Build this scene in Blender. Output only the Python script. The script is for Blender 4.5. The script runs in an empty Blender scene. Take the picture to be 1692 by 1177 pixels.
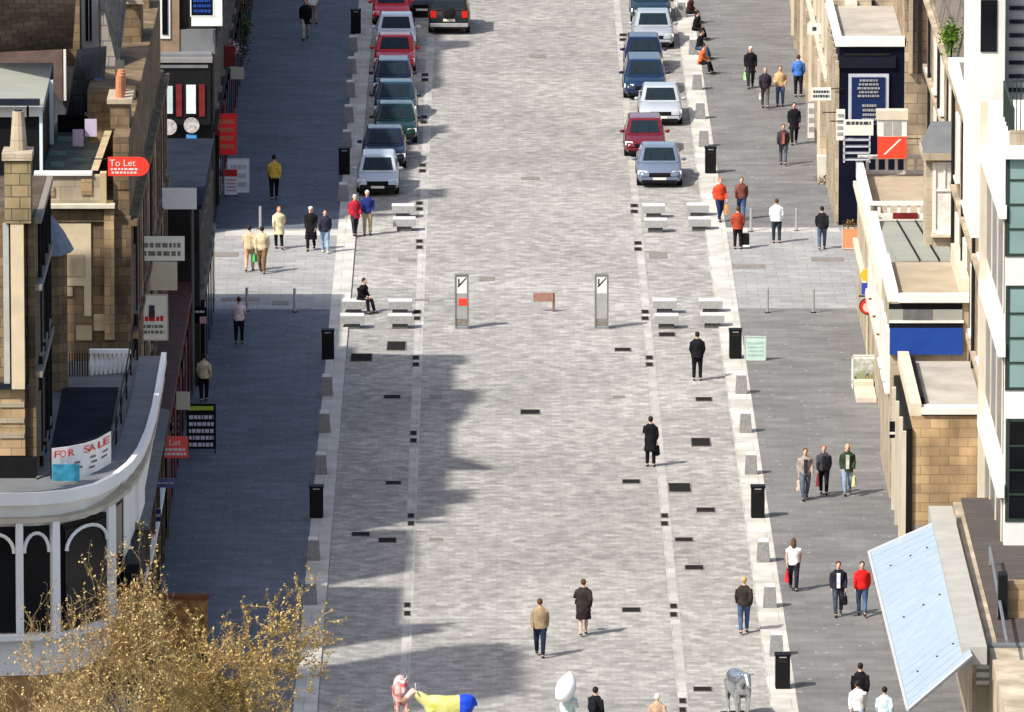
import bpy, bmesh, math, random
from mathutils import Vector, Matrix
R = math.radians
random.seed(7)
SC = bpy.context.scene
COL = SC.collection

# ---------------- camera ----------------
F = 16150.0; H = 60.3; VX, VY = 803.0, -2260.0; CX, CY = 846.0, 588.5
yc = Vector((VX-CX, CY-VY, -F)).normalized()
n_ = math.hypot(CY-VY, F)
zc = Vector((0, F/n_, (CY-VY)/n_)); zc = (zc-yc*zc.dot(yc)).normalized()
xc = yc.cross(zc).normalized()
RM = Matrix((xc, yc, zc))          # camera space -> world
cd = bpy.data.cameras.new('camera'); cam = bpy.data.objects.new('camera', cd); COL.objects.link(cam)
cd.sensor_width = 36; cd.sensor_fit = 'HORIZONTAL'; cd.lens = F/1692*36
cd.clip_start = 5; cd.clip_end = 3000
cam.matrix_world = Matrix.Translation((0, 0, H)) @ RM.to_4x4()
SC.camera = cam

# ---------------- world, sun, exposure ----------------
SUNV = Vector((-0.73, -0.60, 1.0)).normalized()      # towards the sun
elev = math.asin(SUNV.z)
az = math.atan2(SUNV.x, SUNV.y)
w = bpy.data.worlds.new('World'); SC.world = w; w.use_nodes = True
nt = w.node_tree; bg = nt.nodes['Background']
sky = nt.nodes.new('ShaderNodeTexSky'); sky.sky_type = 'NISHITA'; sky.sun_disc = False
sky.sun_elevation = elev; sky.sun_rotation = az; sky.air_density = 1.0; sky.dust_density = 3.0
nt.links.new(sky.outputs[0], bg.inputs[0]); bg.inputs[1].default_value = 0.15
sl = bpy.data.lights.new('sun', 'SUN'); sl.energy = 4.2; sl.angle = R(1.2); sl.color = (1.0, 0.955, 0.88)
so = bpy.data.objects.new('sun', sl); COL.objects.link(so)
so.rotation_euler = SUNV.to_track_quat('Z', 'Y').to_euler(); so.location = (-60, 250, 80)
SC.view_settings.view_transform = 'Standard'; SC.view_settings.look = 'None'
SC.view_settings.exposure = 0.53; SC.view_settings.gamma = 1.0

# ---------------- pixel (1692 x 1177) to world helpers ----------------
def ray(px, py): return RM @ Vector((px-CX, -(py-CY), -F))
def P(px, py, z=0.0):
    d = ray(px, py); t = (z-H)/d.z
    return Vector((d.x*t, d.y*t, z))
def RY(row): return P(VX, row, 0).y                 # a ground row to its distance
def PY(px, py, Y):
    d = ray(px, py); t = Y/d.y
    return d.x*t, H+d.z*t
def GZ(X): return 0.06 if (X < -4.98 or X > 8.36) else 0.004
def PG(px, py):
    p = P(px, py, 0.0)
    return P(px, py, GZ(p.x))

# ---------------- materials ----------------
MATS = {}
def mat(name, col, rough=0.75, var=0.22, scale=3.0, metal=0.0, bump=0.0, col2=None, spec=None, stretch=(1, 1, 1)):
    if name in MATS: return MATS[name]
    m = bpy.data.materials.new(name); m.use_nodes = True; t = m.node_tree
    b = t.nodes['Principled BSDF']; b.inputs['Roughness'].default_value = rough; b.inputs['Metallic'].default_value = metal
    b.inputs['Specular IOR Level'].default_value = .2 if spec is None else spec
    g = t.nodes.new('ShaderNodeNewGeometry'); mp = t.nodes.new('ShaderNodeMapping'); mp.inputs['Scale'].default_value = stretch
    t.links.new(g.outputs['Position'], mp.inputs[0])
    nz = t.nodes.new('ShaderNodeTexNoise'); nz.inputs['Scale'].default_value = scale; nz.inputs['Detail'].default_value = 5
    t.links.new(mp.outputs[0], nz.inputs['Vector'])
    cr = t.nodes.new('ShaderNodeValToRGB')
    c2 = col2 or tuple(min(1, c*(1+var)) for c in col); c1 = tuple(c*(1-var) for c in col) if not col2 else col
    cr.color_ramp.elements[0].position = .3; cr.color_ramp.elements[1].position = .7
    cr.color_ramp.elements[0].color = (*c1, 1); cr.color_ramp.elements[1].color = (*c2, 1)
    t.links.new(nz.outputs['Fac'], cr.inputs[0]); t.links.new(cr.outputs[0], b.inputs['Base Color'])
    if bump:
        bp = t.nodes.new('ShaderNodeBump'); bp.inputs['Strength'].default_value = bump; bp.inputs['Distance'].default_value = .02
        t.links.new(nz.outputs['Fac'], bp.inputs['Height']); t.links.new(bp.outputs[0], b.inputs['Normal'])
    MATS[name] = m; return m

def brick_mat(name, c1, c2, mortar, bw, rh, msize, nscale=0.5, namt=0.25, rough=0.8, wall=False, fine=0.15, fscale=(1, 1, 1), speck=0.0, stain=None, warp=0.0):
    if name in MATS: return MATS[name]
    m = bpy.data.materials.new(name); m.use_nodes = True; t = m.node_tree; N = t.nodes.new; L = t.links.new
    b = t.nodes['Principled BSDF']; b.inputs['Roughness'].default_value = rough; b.inputs['Specular IOR Level'].default_value = .3
    g = N('ShaderNodeNewGeometry')
    if wall:
        s = N('ShaderNodeSeparateXYZ'); L(g.outputs['Position'], s.inputs[0]); a = N('ShaderNodeMath'); L(s.outputs[0], a.inputs[0]); L(s.outputs[1], a.inputs[1])
        c = N('ShaderNodeCombineXYZ'); L(a.outputs[0], c.inputs[0]); L(s.outputs[2], c.inputs[1]); vec = c.outputs[0]
    else: vec = g.outputs['Position']
    if warp:
        wn = N('ShaderNodeTexNoise'); wn.inputs['Scale'].default_value = 1.7; wn.inputs['Detail'].default_value = 4; L(vec, wn.inputs['Vector'])
        ws_ = N('ShaderNodeVectorMath'); ws_.operation = 'SCALE'; L(wn.outputs['Color'], ws_.inputs[0]); ws_.inputs['Scale'].default_value = warp*3
        wa = N('ShaderNodeVectorMath'); L(vec, wa.inputs[0]); L(ws_.outputs[0], wa.inputs[1]); vec = wa.outputs[0]
    br = N('ShaderNodeTexBrick'); L(vec, br.inputs['Vector'])
    for k, v in (('Scale', 1), ('Brick Width', bw), ('Row Height', rh), ('Mortar Size', msize), ('Mortar Smooth', .3), ('Bias', 0)): br.inputs[k].default_value = v
    br.inputs['Color1'].default_value = (*c1, 1); br.inputs['Color2'].default_value = (*c2, 1); br.inputs['Mortar'].default_value = (*mortar, 1)
    def noise(scale, det, st, lo, hi, src=None):
        mp = N('ShaderNodeMapping'); mp.inputs['Scale'].default_value = st; L(g.outputs['Position'], mp.inputs[0])
        nz = N('ShaderNodeTexNoise'); nz.inputs['Scale'].default_value = scale; nz.inputs['Detail'].default_value = det; L(mp.outputs[0], nz.inputs['Vector'])
        mr = N('ShaderNodeMapRange'); mr.inputs[1].default_value = .32; mr.inputs[2].default_value = .68; mr.inputs[3].default_value = lo; mr.inputs[4].default_value = hi
        L(nz.outputs['Fac'], mr.inputs[0]); return mr.outputs[0]
    n1 = noise(nscale, 3, (1, 1, 1), 1-namt, 1+namt); n2 = noise(1.0, 4 if wall else 2, (1.3, 1.3, .30) if wall else fscale, 1-fine*(2 if wall else 1), 1+fine)
    mu = N('ShaderNodeMath'); mu.operation = 'MULTIPLY'; L(n1, mu.inputs[0]); L(n2, mu.inputs[1])
    vm = N('ShaderNodeVectorMath'); vm.operation = 'SCALE'; L(br.outputs['Color'], vm.inputs[0]); L(mu.outputs[0], vm.inputs['Scale'])
    out = vm.outputs[0]
    if speck:
        vo = N('ShaderNodeTexVoronoi'); vo.inputs['Scale'].default_value = 1.6; L(g.outputs['Position'], vo.inputs['Vector'])
        lt = N('ShaderNodeMath'); lt.operation = 'LESS_THAN'; lt.inputs[1].default_value = .11; L(vo.outputs['Distance'], lt.inputs[0])
        mx = N('ShaderNodeMix'); mx.data_type = 'RGBA'; L(lt.outputs[0], mx.inputs[0]); L(out, mx.inputs[6]); mx.inputs[7].default_value = (speck, speck, speck*.97, 1); out = mx.outputs[2]
    if stain:
        f = noise(stain[0], 4, (1, 1, 1), 0, 1); mx = N('ShaderNodeMix'); mx.data_type = 'RGBA'; L(f, mx.inputs[0]); L(out, mx.inputs[6]); mx.inputs[7].default_value = (*stain[1], 1); out = mx.outputs[2]
    L(out, b.inputs['Base Color'])
    bp = N('ShaderNodeBump'); bp.inputs['Strength'].default_value = .35; bp.inputs['Distance'].default_value = .01; L(br.outputs['Fac'], bp.inputs['Height']); bp.invert = True; L(bp.outputs[0], b.inputs['Normal'])
    MATS[name] = m; return m

setts = brick_mat('granite_setts', (.345, .332, .305), (.235, .226, .208), (.24, .231, .214), .38, .33, .014, .13, .15, .9, fine=.20, fscale=(2.0, 1.9, 1), warp=.045)
kerbstone = brick_mat('pale_kerb_stone', (.49, .468, .42), (.42, .402, .36), (.34, .325, .29), 1.2, 1.6, .02, .6, .10, .8)
gutterstone = brick_mat('gutter_stone', (.40, .385, .35), (.35, .338, .31), (.28, .27, .25), .6, .9, .02, .6, .14, .8)
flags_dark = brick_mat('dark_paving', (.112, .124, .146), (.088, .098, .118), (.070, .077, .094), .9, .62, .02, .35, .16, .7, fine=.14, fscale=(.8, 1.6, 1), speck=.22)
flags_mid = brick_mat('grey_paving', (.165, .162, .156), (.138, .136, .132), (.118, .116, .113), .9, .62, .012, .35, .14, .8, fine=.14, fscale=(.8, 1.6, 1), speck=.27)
flags_light = brick_mat('light_paving', (.31, .305, .29), (.26, .256, .245), (.21, .207, .198), .8, .6, .02, .4, .10, .8, fine=.12, fscale=(.9, 1.8, 1))
sandstone = brick_mat('sandstone_blocks', (.47, .33, .18), (.33, .225, .12), (.25, .175, .10), .6, .3, .015, .8, .28, .85, wall=True)
sand_pale = brick_mat('pale_sandstone', (.44, .365, .26), (.35, .29, .205), (.25, .205, .145), .9, .45, .012, .8, .18, .85, wall=True)
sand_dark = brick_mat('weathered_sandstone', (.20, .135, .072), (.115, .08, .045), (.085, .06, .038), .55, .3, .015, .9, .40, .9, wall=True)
tenement = brick_mat('brown_tenement_stone', (.36, .27, .17), (.25, .185, .12), (.15, .11, .075), .8, .4, .02, .9, .35, .9, wall=True)
slate = brick_mat('roof_slates', (.10, .105, .115), (.065, .07, .08), (.04, .04, .045), .35, .35, .01, .8, .3, .6)
slate_brown = brick_mat('brown_roof_slates', (.19, .165, .13), (.12, .10, .085), (.07, .06, .05), .4, .4, .02, .8, .3, .8)
M_white = mat('white_paint', (.66, .65, .61), .6, .10, 1.2, stretch=(1, 1, .35))
M_cream = mat('cream_render', (.55, .49, .38), .8, .16, 1.5, stretch=(1, 1, .35))
M_black = mat('black_paint', (.006, .006, .007), .6, .2, spec=.15)
M_ink = mat('dark_lettering', (.04, .04, .05), .6, .2)
M_navy = mat('navy_paint', (.003, .004, .012), .5, .2, spec=.1)
M_blue = mat('blue_panel', (.012, .05, .26), .5, .08)
M_red = mat('red_paint', (.62, .03, .025), .5, .08)
M_dred = mat('dark_red_paint', (.13, .012, .012), .6, .3)
M_steel = mat('brushed_steel', (.55, .55, .54), .35, .08, 4, metal=.7)
M_lead = mat('lead_sheet', (.14, .147, .152), .65, .15, 1.2)
M_dlead = mat('dark_roof_felt', (.016, .021, .032), .9, .3, 1.0, spec=.05)
M_glass = mat('dark_window_glass', (.005, .006, .008), .15, .4, 1.0, spec=.15)
M_gglass = mat('green_window_glass', (.20, .30, .28), .15, .12, .6)
M_dgreen = mat('dark_green_frame', (.025, .04, .03), .5, .1)
M_granite = mat('grey_granite', (.22, .22, .215), .8, .22, 14, bump=.2)
M_palest = mat('pale_stone_cap', (.58, .57, .54), .8, .1, 10)
M_iron = mat('cast_iron', (.018, .017, .016), .95, .3, 8, spec=.05)
M_ironf = mat('worn_cover', (.20, .18, .155), .8, .25, 8)
M_timber = mat('dark_timber', (.075, .062, .055), .8, .35, 1.0, stretch=(1, 12, 1))
M_tyre = mat('tyre_rubber', (.012, .012, .012), .9, .1)
M_rim = mat('alloy_rim', (.45, .45, .46), .35, .05, metal=.8)
M_skin = mat('skin', (.55, .33, .24), .6, .06, 8)
M_eye = mat('eyes_dark', (.03, .02, .02), .3, .1)
M_lamp = mat('headlamp_glass', (.75, .77, .80), .1, .05, spec=.8)
M_tail = mat('tail_lamp_red', (.55, .02, .015), .2, .05)
M_plate = mat('number_plate', (.75, .73, .62), .5, .03)
M_green = mat('leaf_green', (.07, .14, .03), .8, .4, 6)
M_terra = mat('terracotta', (.45, .18, .09), .8, .15)
M_orange = mat('orange_panel', (.80, .26, .12), .6, .08)

# ---------------- mesh builder ----------------
class MB:
    def __init__(s): s.v = []; s.f = []
    def quad(s, *p):
        k = len(s.v); s.v += [tuple(q) for q in p]; s.f.append(tuple(range(k, k+len(p))))
    def box(s, x0, x1, y0, y1, z0, z1):
        if x0 > x1: x0, x1 = x1, x0
        if y0 > y1: y0, y1 = y1, y0
        if z0 > z1: z0, z1 = z1, z0
        k = len(s.v); s.v += [(x0,y0,z0),(x1,y0,z0),(x1,y1,z0),(x0,y1,z0),(x0,y0,z1),(x1,y0,z1),(x1,y1,z1),(x0,y1,z1)]
        s.f += [(k,k+3,k+2,k+1),(k+4,k+5,k+6,k+7),(k,k+1,k+5,k+4),(k+1,k+2,k+6,k+5),(k+2,k+3,k+7,k+6),(k+3,k,k+4,k+7)]
        return s
    def hexa(s, bot, top):             # 4 bottom + 4 top points, counter-clockwise from above
        k = len(s.v); s.v += [tuple(p) for p in bot]+[tuple(p) for p in top]
        s.f += [(k+3,k+2,k+1,k),(k+4,k+5,k+6,k+7)]+[(k+i, k+(i+1) % 4, k+4+(i+1) % 4, k+4+i) for i in range(4)]
        return s
    def prism(s, pts, z0, z1):
        n = len(pts); k = len(s.v); s.v += [(p[0], p[1], z0) for p in pts]+[(p[0], p[1], z1) for p in pts]
        s.f += [tuple(range(k+n-1, k-1, -1)), tuple(range(k+n, k+2*n))]+[(k+i, k+(i+1) % n, k+n+(i+1) % n, k+n+i) for i in range(n)]
        return s
    def loft(s, rings, cap=True, closed=True):
        k = len(s.v); n = len(rings[0])
        for r in rings: s.v += [tuple(p) for p in r]
        m = n if closed else n-1
        for a in range(len(rings)-1):
            for i in range(m):
                j = (i+1) % n; s.f.append((k+a*n+i, k+a*n+j, k+(a+1)*n+j, k+(a+1)*n+i))
        if cap:
            s.f.append(tuple(range(k+n-1, k-1, -1))); e = k+(len(rings)-1)*n; s.f.append(tuple(range(e, e+n)))
        return s
    def tube(s, pts, rad, seg=8, flat=1.0):
        pts = [Vector(p) for p in pts]; rings = []
        if not isinstance(rad, (list, tuple)): rad = [rad]*len(pts)
        for i, p in enumerate(pts):
            d = (pts[min(i+1, len(pts)-1)]-pts[max(i-1, 0)]).normalized()
            up = Vector((1, 0, 0)) if abs(d.x) < .8 else Vector((0, 1, 0))
            a = (up-d*up.dot(d)).normalized(); b = d.cross(a)
            rings.append([p+a*math.cos(2*math.pi*q/seg)*rad[i]+b*math.sin(2*math.pi*q/seg)*rad[i]*flat for q in range(seg)])
        return s.loft(rings)
    def ell(s, c, r, seg=12, rg=8):
        rings = []
        for a in range(1, rg):
            t = math.pi*a/rg; rings.append([(c[0]+r[0]*math.sin(t)*math.cos(2*math.pi*q/seg), c[1]+r[1]*math.sin(t)*math.sin(2*math.pi*q/seg), c[2]-r[2]*math.cos(t)) for q in range(seg)])
        return s.loft(rings)
    def cyl(s, c, r, h, seg=16, axis='z', r2=None):
        r2 = r if r2 is None else r2; o = []
        for rr, hh in ((r, 0), (r2, h)):
            ring = []
            for q in range(seg):
                a, b = rr*math.cos(2*math.pi*q/seg), rr*math.sin(2*math.pi*q/seg)
                ring.append({'z': (c[0]+a, c[1]+b, c[2]+hh), 'y': (c[0]+a, c[1]+hh, c[2]+b), 'x': (c[0]+hh, c[1]+a, c[2]+b)}[axis])
            o.append(ring)
        return s.loft(o)
    def build(s, name, m, parent=None, loc=None, smooth=False, bevel=0, remesh=0, subsurf=0):
        me = bpy.data.meshes.new(name); me.from_pydata(s.v, [], s.f); me.update()
        bm = bmesh.new(); bm.from_mesh(me); bmesh.ops.recalc_face_normals(bm, faces=bm.faces)
        if bevel: bmesh.ops.bevel(bm, geom=bm.edges[:], offset=bevel, segments=2, affect='EDGES', profile=.6)
        bm.to_mesh(me); bm.free()
        ob = bpy.data.objects.new(name, me); COL.objects.link(ob)
        if remesh or subsurf:
            if remesh:
                md = ob.modifiers.new('r', 'REMESH'); md.mode = 'VOXEL'; md.voxel_size = remesh; md.use_smooth_shade = True
                sm = ob.modifiers.new('s', 'SMOOTH'); sm.factor = .5; sm.iterations = 2
            if subsurf:
                md = ob.modifiers.new('u', 'SUBSURF'); md.levels = subsurf; md.render_levels = subsurf
            dg = bpy.context.evaluated_depsgraph_get(); dg.update()
            me2 = bpy.data.meshes.new_from_object(ob.evaluated_get(dg)); ob.modifiers.clear(); ob.data = me2; bpy.data.meshes.remove(me); me = me2; me.name = name
            smooth = True
        if smooth:
            for p in me.polygons: p.use_smooth = True
        me.materials.clear(); me.materials.append(m)
        if parent is not None: ob.parent = parent
        if loc is not None: ob.location = loc
        return ob
def tag(o, label=None, cat=None, group=None, kind=None):
    if label: o['label'] = label
    if cat: o['category'] = cat
    if group: o['group'] = group
    if kind: o['kind'] = kind
    return o
def thing(name, label, cat, loc=(0, 0, 0), rz=0.0, group=None):
    o = bpy.data.objects.new(name, None); COL.objects.link(o); o.empty_display_size = .3
    o.location = loc; o.rotation_euler = (0, 0, rz); return tag(o, label, cat, group)
def copy_thing(o, loc, rz=0.0, label=None):
    c = o.copy(); COL.objects.link(c); c.location = loc; c.rotation_euler = (0, 0, rz)
    if label: c['label'] = label
    for ch in list(o.children):
        d = ch.copy(); COL.objects.link(d); d.parent = c
        for g in list(ch.children):
            e = g.copy(); COL.objects.link(e); e.parent = d
    return c
def text(s, size, m, parent, loc, rot=(R(90), 0, 0), ex=.004, width=None, align='CENTER', name='lettering'):
    cu = bpy.data.curves.new('t', 'FONT'); cu.body = s; cu.size = size; cu.extrude = ex; cu.align_x = align; cu.align_y = 'CENTER'; cu.resolution_u = 3
    to = bpy.data.objects.new('t', cu); COL.objects.link(to); dg = bpy.context.evaluated_depsgraph_get(); dg.update()
    me = bpy.data.meshes.new_from_object(to.evaluated_get(dg)); me.name = name; bpy.data.objects.remove(to); bpy.data.curves.remove(cu)
    if width and len(me.vertices):
        xs = [v.co.x for v in me.vertices]; k = width/(max(xs)-min(xs))
        for v in me.vertices: v.co.x *= k
    me.materials.clear(); me.materials.append(m)
    o = bpy.data.objects.new(name, me); COL.objects.link(o); o.parent = parent; o.location = loc; o.rotation_euler = rot
    return o
def struct(name, mb, m): o = mb.build(name, m); o['kind'] = 'structure'; return o
def face(mb, x0, y0, x1, y1, row, proud=0.05, depth=0.12):
    """box whose south face fills a picture rectangle on the plane of a ground row (real size, real depth)"""
    Y = RY(row); a = PY(x0, y0, Y); b = PY(x1, y1, Y); mb.box(a[0], b[0], Y-proud, Y-proud+depth, b[1], a[1]); return mb

# ---------------- ground ----------------
YN, YF = RY(1560), RY(-560)
struct('ground', MB().box(-260, 300, 120, 900, -.6, -.03), mat('ground_asphalt', (.09, .09, .09), .9, .2, .5))
struct('road', MB().box(-5.0, 8.37, YN, YF, -.2, 0), setts)
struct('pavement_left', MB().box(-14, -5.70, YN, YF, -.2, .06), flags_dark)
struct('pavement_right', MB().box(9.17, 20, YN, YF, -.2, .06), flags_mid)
struct('kerb_left', MB().box(-5.70, -5.0, YN, YF, -.2, .064), kerbstone)
struct('kerb_right', MB().box(8.37, 9.17, YN, YF, -.2, .064), kerbstone)
struct('gutter_strip_left', MB().box(-2.60, -2.29, YN, YF, -.02, .006), gutterstone)
struct('gutter_strip_right', MB().box(5.66, 5.95, YN, YF, -.02, .006), gutterstone)
struct('crossing_left', MB().box(-40, -5.70, RY(514), RY(381), -.05, .068), flags_light)
struct('crossing_right', MB().box(9.17, 60, RY(513), RY(379), -.05, .068), flags_light)
struct('crossing_edge_left', MB().box(-10, -5.70, RY(392), RY(384), -.05, .072), kerbstone)
struct('crossing_edge_right', MB().box(9.17, 13.5, RY(386), RY(380), -.05, .072), kerbstone)

# ---------------- covers and gratings in the paving ----------------
def cover(px, py, wpx, hpx, m, label, name='manhole_cover', cat='manhole cover', group='metal covers set in the paving'):
    p = PG(px, py); s = 14000/1; z = GZ(p.x)+(.008 if abs(p.x) < 30 else 0)
    if p.x < -5.7 or p.x > 9.17: z = .074
    a = P(px-wpx/2, py+hpx/2, z); b = P(px+wpx/2, py-hpx/2, z); W = b.x-a.x; D = b.y-a.y
    t = thing(name, label, cat, ((a.x+b.x)/2, (a.y+b.y)/2, z), 0, group)
    f = MB(); e = .03
    f.box(-W/2, W/2, -D/2, -D/2+e, -.02, .012); f.box(-W/2, W/2, D/2-e, D/2, -.02, .012); f.box(-W/2, -W/2+e, -D/2+e, D/2-e, -.02, .012); f.box(W/2-e, W/2, -D/2+e, D/2-e, -.02, .012)
    f.build('frame', M_ironf, t)
    MB().box(-W/2+e, W/2-e, -D/2+e, D/2-e, -.02, .006).build('plate', m, t)
for a in [
 (597,591,38,13,M_iron,'broad dark cover just below the left stone seats, nearer the left kerb'),
 (655,572,34,15,M_iron,'broad dark cover right below the stone seat beside the left gutter strip'),
 (648,656,30,6,M_iron,'slim cover on the shaded setts, first below the two broad covers by the left seats'),
 (650,798,28,6,M_iron,'slim cover alone on the shaded setts level with the left black bin'),
 (596,883,32,7,M_iron,'rust stained slim cover, left one of two close together on the shaded setts'),
 (640,893,32,8,M_iron,'rust stained slim cover, right one of two close together on the shaded setts'),
 (721,656,20,4,M_ironf,'faint worn cover right of the left gutter strip at the shadow edge'),
 (720,891,22,4,M_ironf,'faint worn cover in the shade right of the left gutter strip, the nearer of two'),
 (876,681,34,8,M_iron,'dark cover alone in the middle of the sunlit carriageway'),
 (1029,578,28,6,M_iron,'slim dark cover below and right of the tall steel panel without a red patch'),
 (1022,656,20,4,M_ironf,'faint worn cover left of the right gutter strip'),
 (1043,796,31,7,M_iron,'slim cover left of the right gutter strip below the walker in a long black coat'),
 (1043,1008,32,8,M_iron,'slim cover right of the woman in a dark coat and skirt'),
 (1123,806,37,15,M_iron,'broad dark cover just right of the right gutter strip'),
 (1158,731,32,14,M_iron,'broad dark cover between the right gutter strip and the right kerb stones'),
 (1163,660,28,7,M_iron,'slim cover below the man all in black near the right stone seats'),
 (1166,843,32,8,M_iron,'slim cover beside the right black bin'),
 (1130,892,31,7,M_iron,'slim cover close to the right gutter strip, upper of a stepped pair'),
 (1147,938,32,8,M_iron,'slim cover near the right kerb, lower of a stepped pair'),
 (1161,1139,32,8,M_iron,'slim cover beside the silver cow statue'),
 (1102,553,28,7,M_iron,'dark cover tucked right below the inner right stone seats'),
 (1087,422,28,10,M_ironf,'brownish cover between the upper and lower right stone seats'),
 (672,430,28,4,M_ironf,'thin grey cover beside the left gutter strip above the lower stone seats'),
 (804,461,25,6,M_ironf,'grey cover just right of the steel panel with a red patch'),
 (876,295,30,4,M_ironf,'thin grey cover mid road level with the silver cars at the row ends'),
 (889,94,26,4,M_ironf,'thin grey cover mid road, farthest up the street'),
 (1237,441,54,6,M_ironf,'long worn cover strip on the right light crossing, nearer the kerb'),
 (1367,429,52,6,M_ironf,'long worn cover strip on the right light crossing, nearer the shops'),
 (366,421,56,7,M_ironf,'long worn cover strip on the left light crossing beside the two men in beige'),
 (397,495,64,5,M_ironf,'long worn cover strip on the left light crossing above the woman in a pink top'),
 (463,501,28,6,M_ironf,'small worn cover on the left light crossing near a thin post'),
 (697,496,24,3,M_ironf,'tiny cover right of the lower left stone seats'),
]: cover(*a)
for side, lst in (('left', [(702,128),(700,198),(698,278),(693,341),(693,404),(689,521),(687,597),(683,722),(679,859),(673,1007)]),
                  ('right', [(1030,62),(1048,345),(1054,407),(1066,521),(1073,597),(1098,859),(1113,1009),(1128,1166)])):
    for i, (x, y) in enumerate(lst):
        for k, dy in ((0, -5), (1, 5)):
            q = 1+y/1177
            near = ['farthest up the street'] if i == 0 else [None]
            lab = '%s %s strip grating, %s' % ('farther' if k == 0 else 'nearer', side,
              {'left': ['beside the third parked car from the top','beside the blue hatchback','beside the dark cars at the row end','level with the upper left stone seat','above the cover by the crossing','beside the lower stone seats','just below the broad covers','level with the long coated walker','level with the right black bin','nearest the camera on that side'],
               'right': ['farthest up the street','level with the upper stone seats','just below the upper stone seats','beside the lower stone seats','left of the man all in black','level with the right black bin','right of the woman in a skirt','beside the silver cow statue']}[side][i])
            cover(x, y+dy*q*.75, 13, 4.5*q, M_iron, lab, 'drain_grating', 'drain grating', 'pairs of drain gratings in the gutter strips')

# ---------------- tapered kerb stones, bins, seats, posts ----------------
def make_block(label):
    t = thing('kerb_stone_block', label, 'stone bollard', (0, 0, 0), 0, 'tapered stone blocks along the kerbs')
    MB().box(-.21, .21, -.21, .21, 0, .07).build('plinth', M_granite, t, bevel=.008)
    MB().hexa([(-.21,-.21,.07),(.21,-.21,.07),(.21,.21,.07),(-.21,.21,.07)], [(-.17,-.17,.66),(.17,-.17,.66),(.17,.17,.66),(-.17,.17,.66)]).build('shaft', M_granite, t, bevel=.015)
    MB().hexa([(-.165,-.165,.66),(.165,-.165,.66),(.165,.165,.66),(-.165,.165,.66)], [(-.15,-.15,.72),(.15,-.15,.72),(.15,.15,.72),(-.15,.15,.72)]).build('cap', M_palest, t)
    return t
blocks = [
 (583,88,'left kerb, right below the farthest bin'), (581,124,'left kerb, beside the red car, second below the farthest bin'),(579,163,'left kerb, beside the dark car below the red one'),(576,204,'left kerb, beside the green car'),(573,246,'left kerb, just behind the second bin from the top'),
 (567,334,'left kerb, just nearer than the bin beside the silver hatchback'),
 (540,655,'left kerb, first nearer than the bin by the left seats'),(536,716,'left kerb, second nearer than the bin by the left seats'),(530,785,'left kerb, third nearer than the bin by the left seats'),(518,927,'left kerb, first nearer than the nearest left bin'),(513,1000,'left kerb, nearest the camera beside the tree'),
 (1152,150,'right kerb, below the seated person in orange'),(1157,198,'right kerb, beside the pale silver car'),(1163,244,'right kerb, just above the bin beside the grey blue saloon'),
 (1225,652,'right kerb, first nearer than the bin by the green board'),(1232,716,'right kerb, second nearer than the bin by the green board'),(1241,785,'right kerb, third, just above the middle right bin'),
 (1261,930,'right kerb, first nearer than the middle right bin'),(1272,1005,'right kerb, beside the man in black jacket and jeans'),(1283,1085,'right kerb, right behind the nearest right bin'),
 (1121,-8,'right kerb, farthest up the street'),(1126,30,'right kerb, beside the row of seated people, upper'),(1146,92,'right kerb, beside the row of seated people, lower')]
b0 = None
for px, py, l in blocks:
    lab = 'tapered stone block, '+l; p = PG(px, py-2)
    if b0 is None: b0 = make_block(lab); b0.location = p
    else: copy_thing(b0, p, 0, lab)
def make_bin(label):
    t = thing('litter_bin', label, 'litter bin', (0, 0, 0), 0, 'black litter bins on the kerbs')
    MB().box(-.22, .22, -.20, .20, .03, 1.0).build('body', M_black, t, bevel=.015)
    MB().box(-.20, .20, -.18, .18, 0, .03).build('base', M_iron, t)
    MB().box(-.24, .24, -.22, .22, 1.0, 1.06).build('lid', M_black, t, bevel=.012)
    MB().box(-.14, .14, -.212, -.20, .80, .91).build('opening', M_iron, t)
    MB().box(-.11, .11, -.205, -.195, .955, .985).build('rim_plate', M_steel, t)
    return t
b0 = None
for px, py, l in [(588,58,'left kerb, farthest up the street'),(569,291,'left kerb beside the silver hatchback'),(542,596,'left kerb below the stone seats'),(523,858,'left kerb nearest the camera'),
                  (1174,289,'right kerb beside the grey blue saloon'),(1215,595,'right kerb next to the pale green board'),(1252,858,'right kerb level with the broad covers'),(1293,1140,'right kerb nearest the camera')]:
    lab = 'black litter bin, '+l; p = PG(px, py-3)
    if b0 is None: b0 = make_bin(lab); b0.location = p
    else: copy_thing(b0, p, 0, lab)
def make_seat(label):
    t = thing('stone_bench', label, 'stone seat', (0, 0, 0), 0, 'block shaped stone seats by the crossing')
    MB().box(-.43, .43, -.28, .28, .19, .46).build('seat_slab', mat('seat_granite', (.30, .30, .295), .75, .12, 12), t, bevel=.012)
    MB().box(-.432, .432, -.282, .282, .464, .50).build('seat_top', M_palest, t, bevel=.006)
    MB().box(-.28, .28, -.20, .20, 0, .19).build('pedestal', mat('seat_base', (.10, .10, .10), .8, .2, 8), t)
    return t
b0 = None
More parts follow.
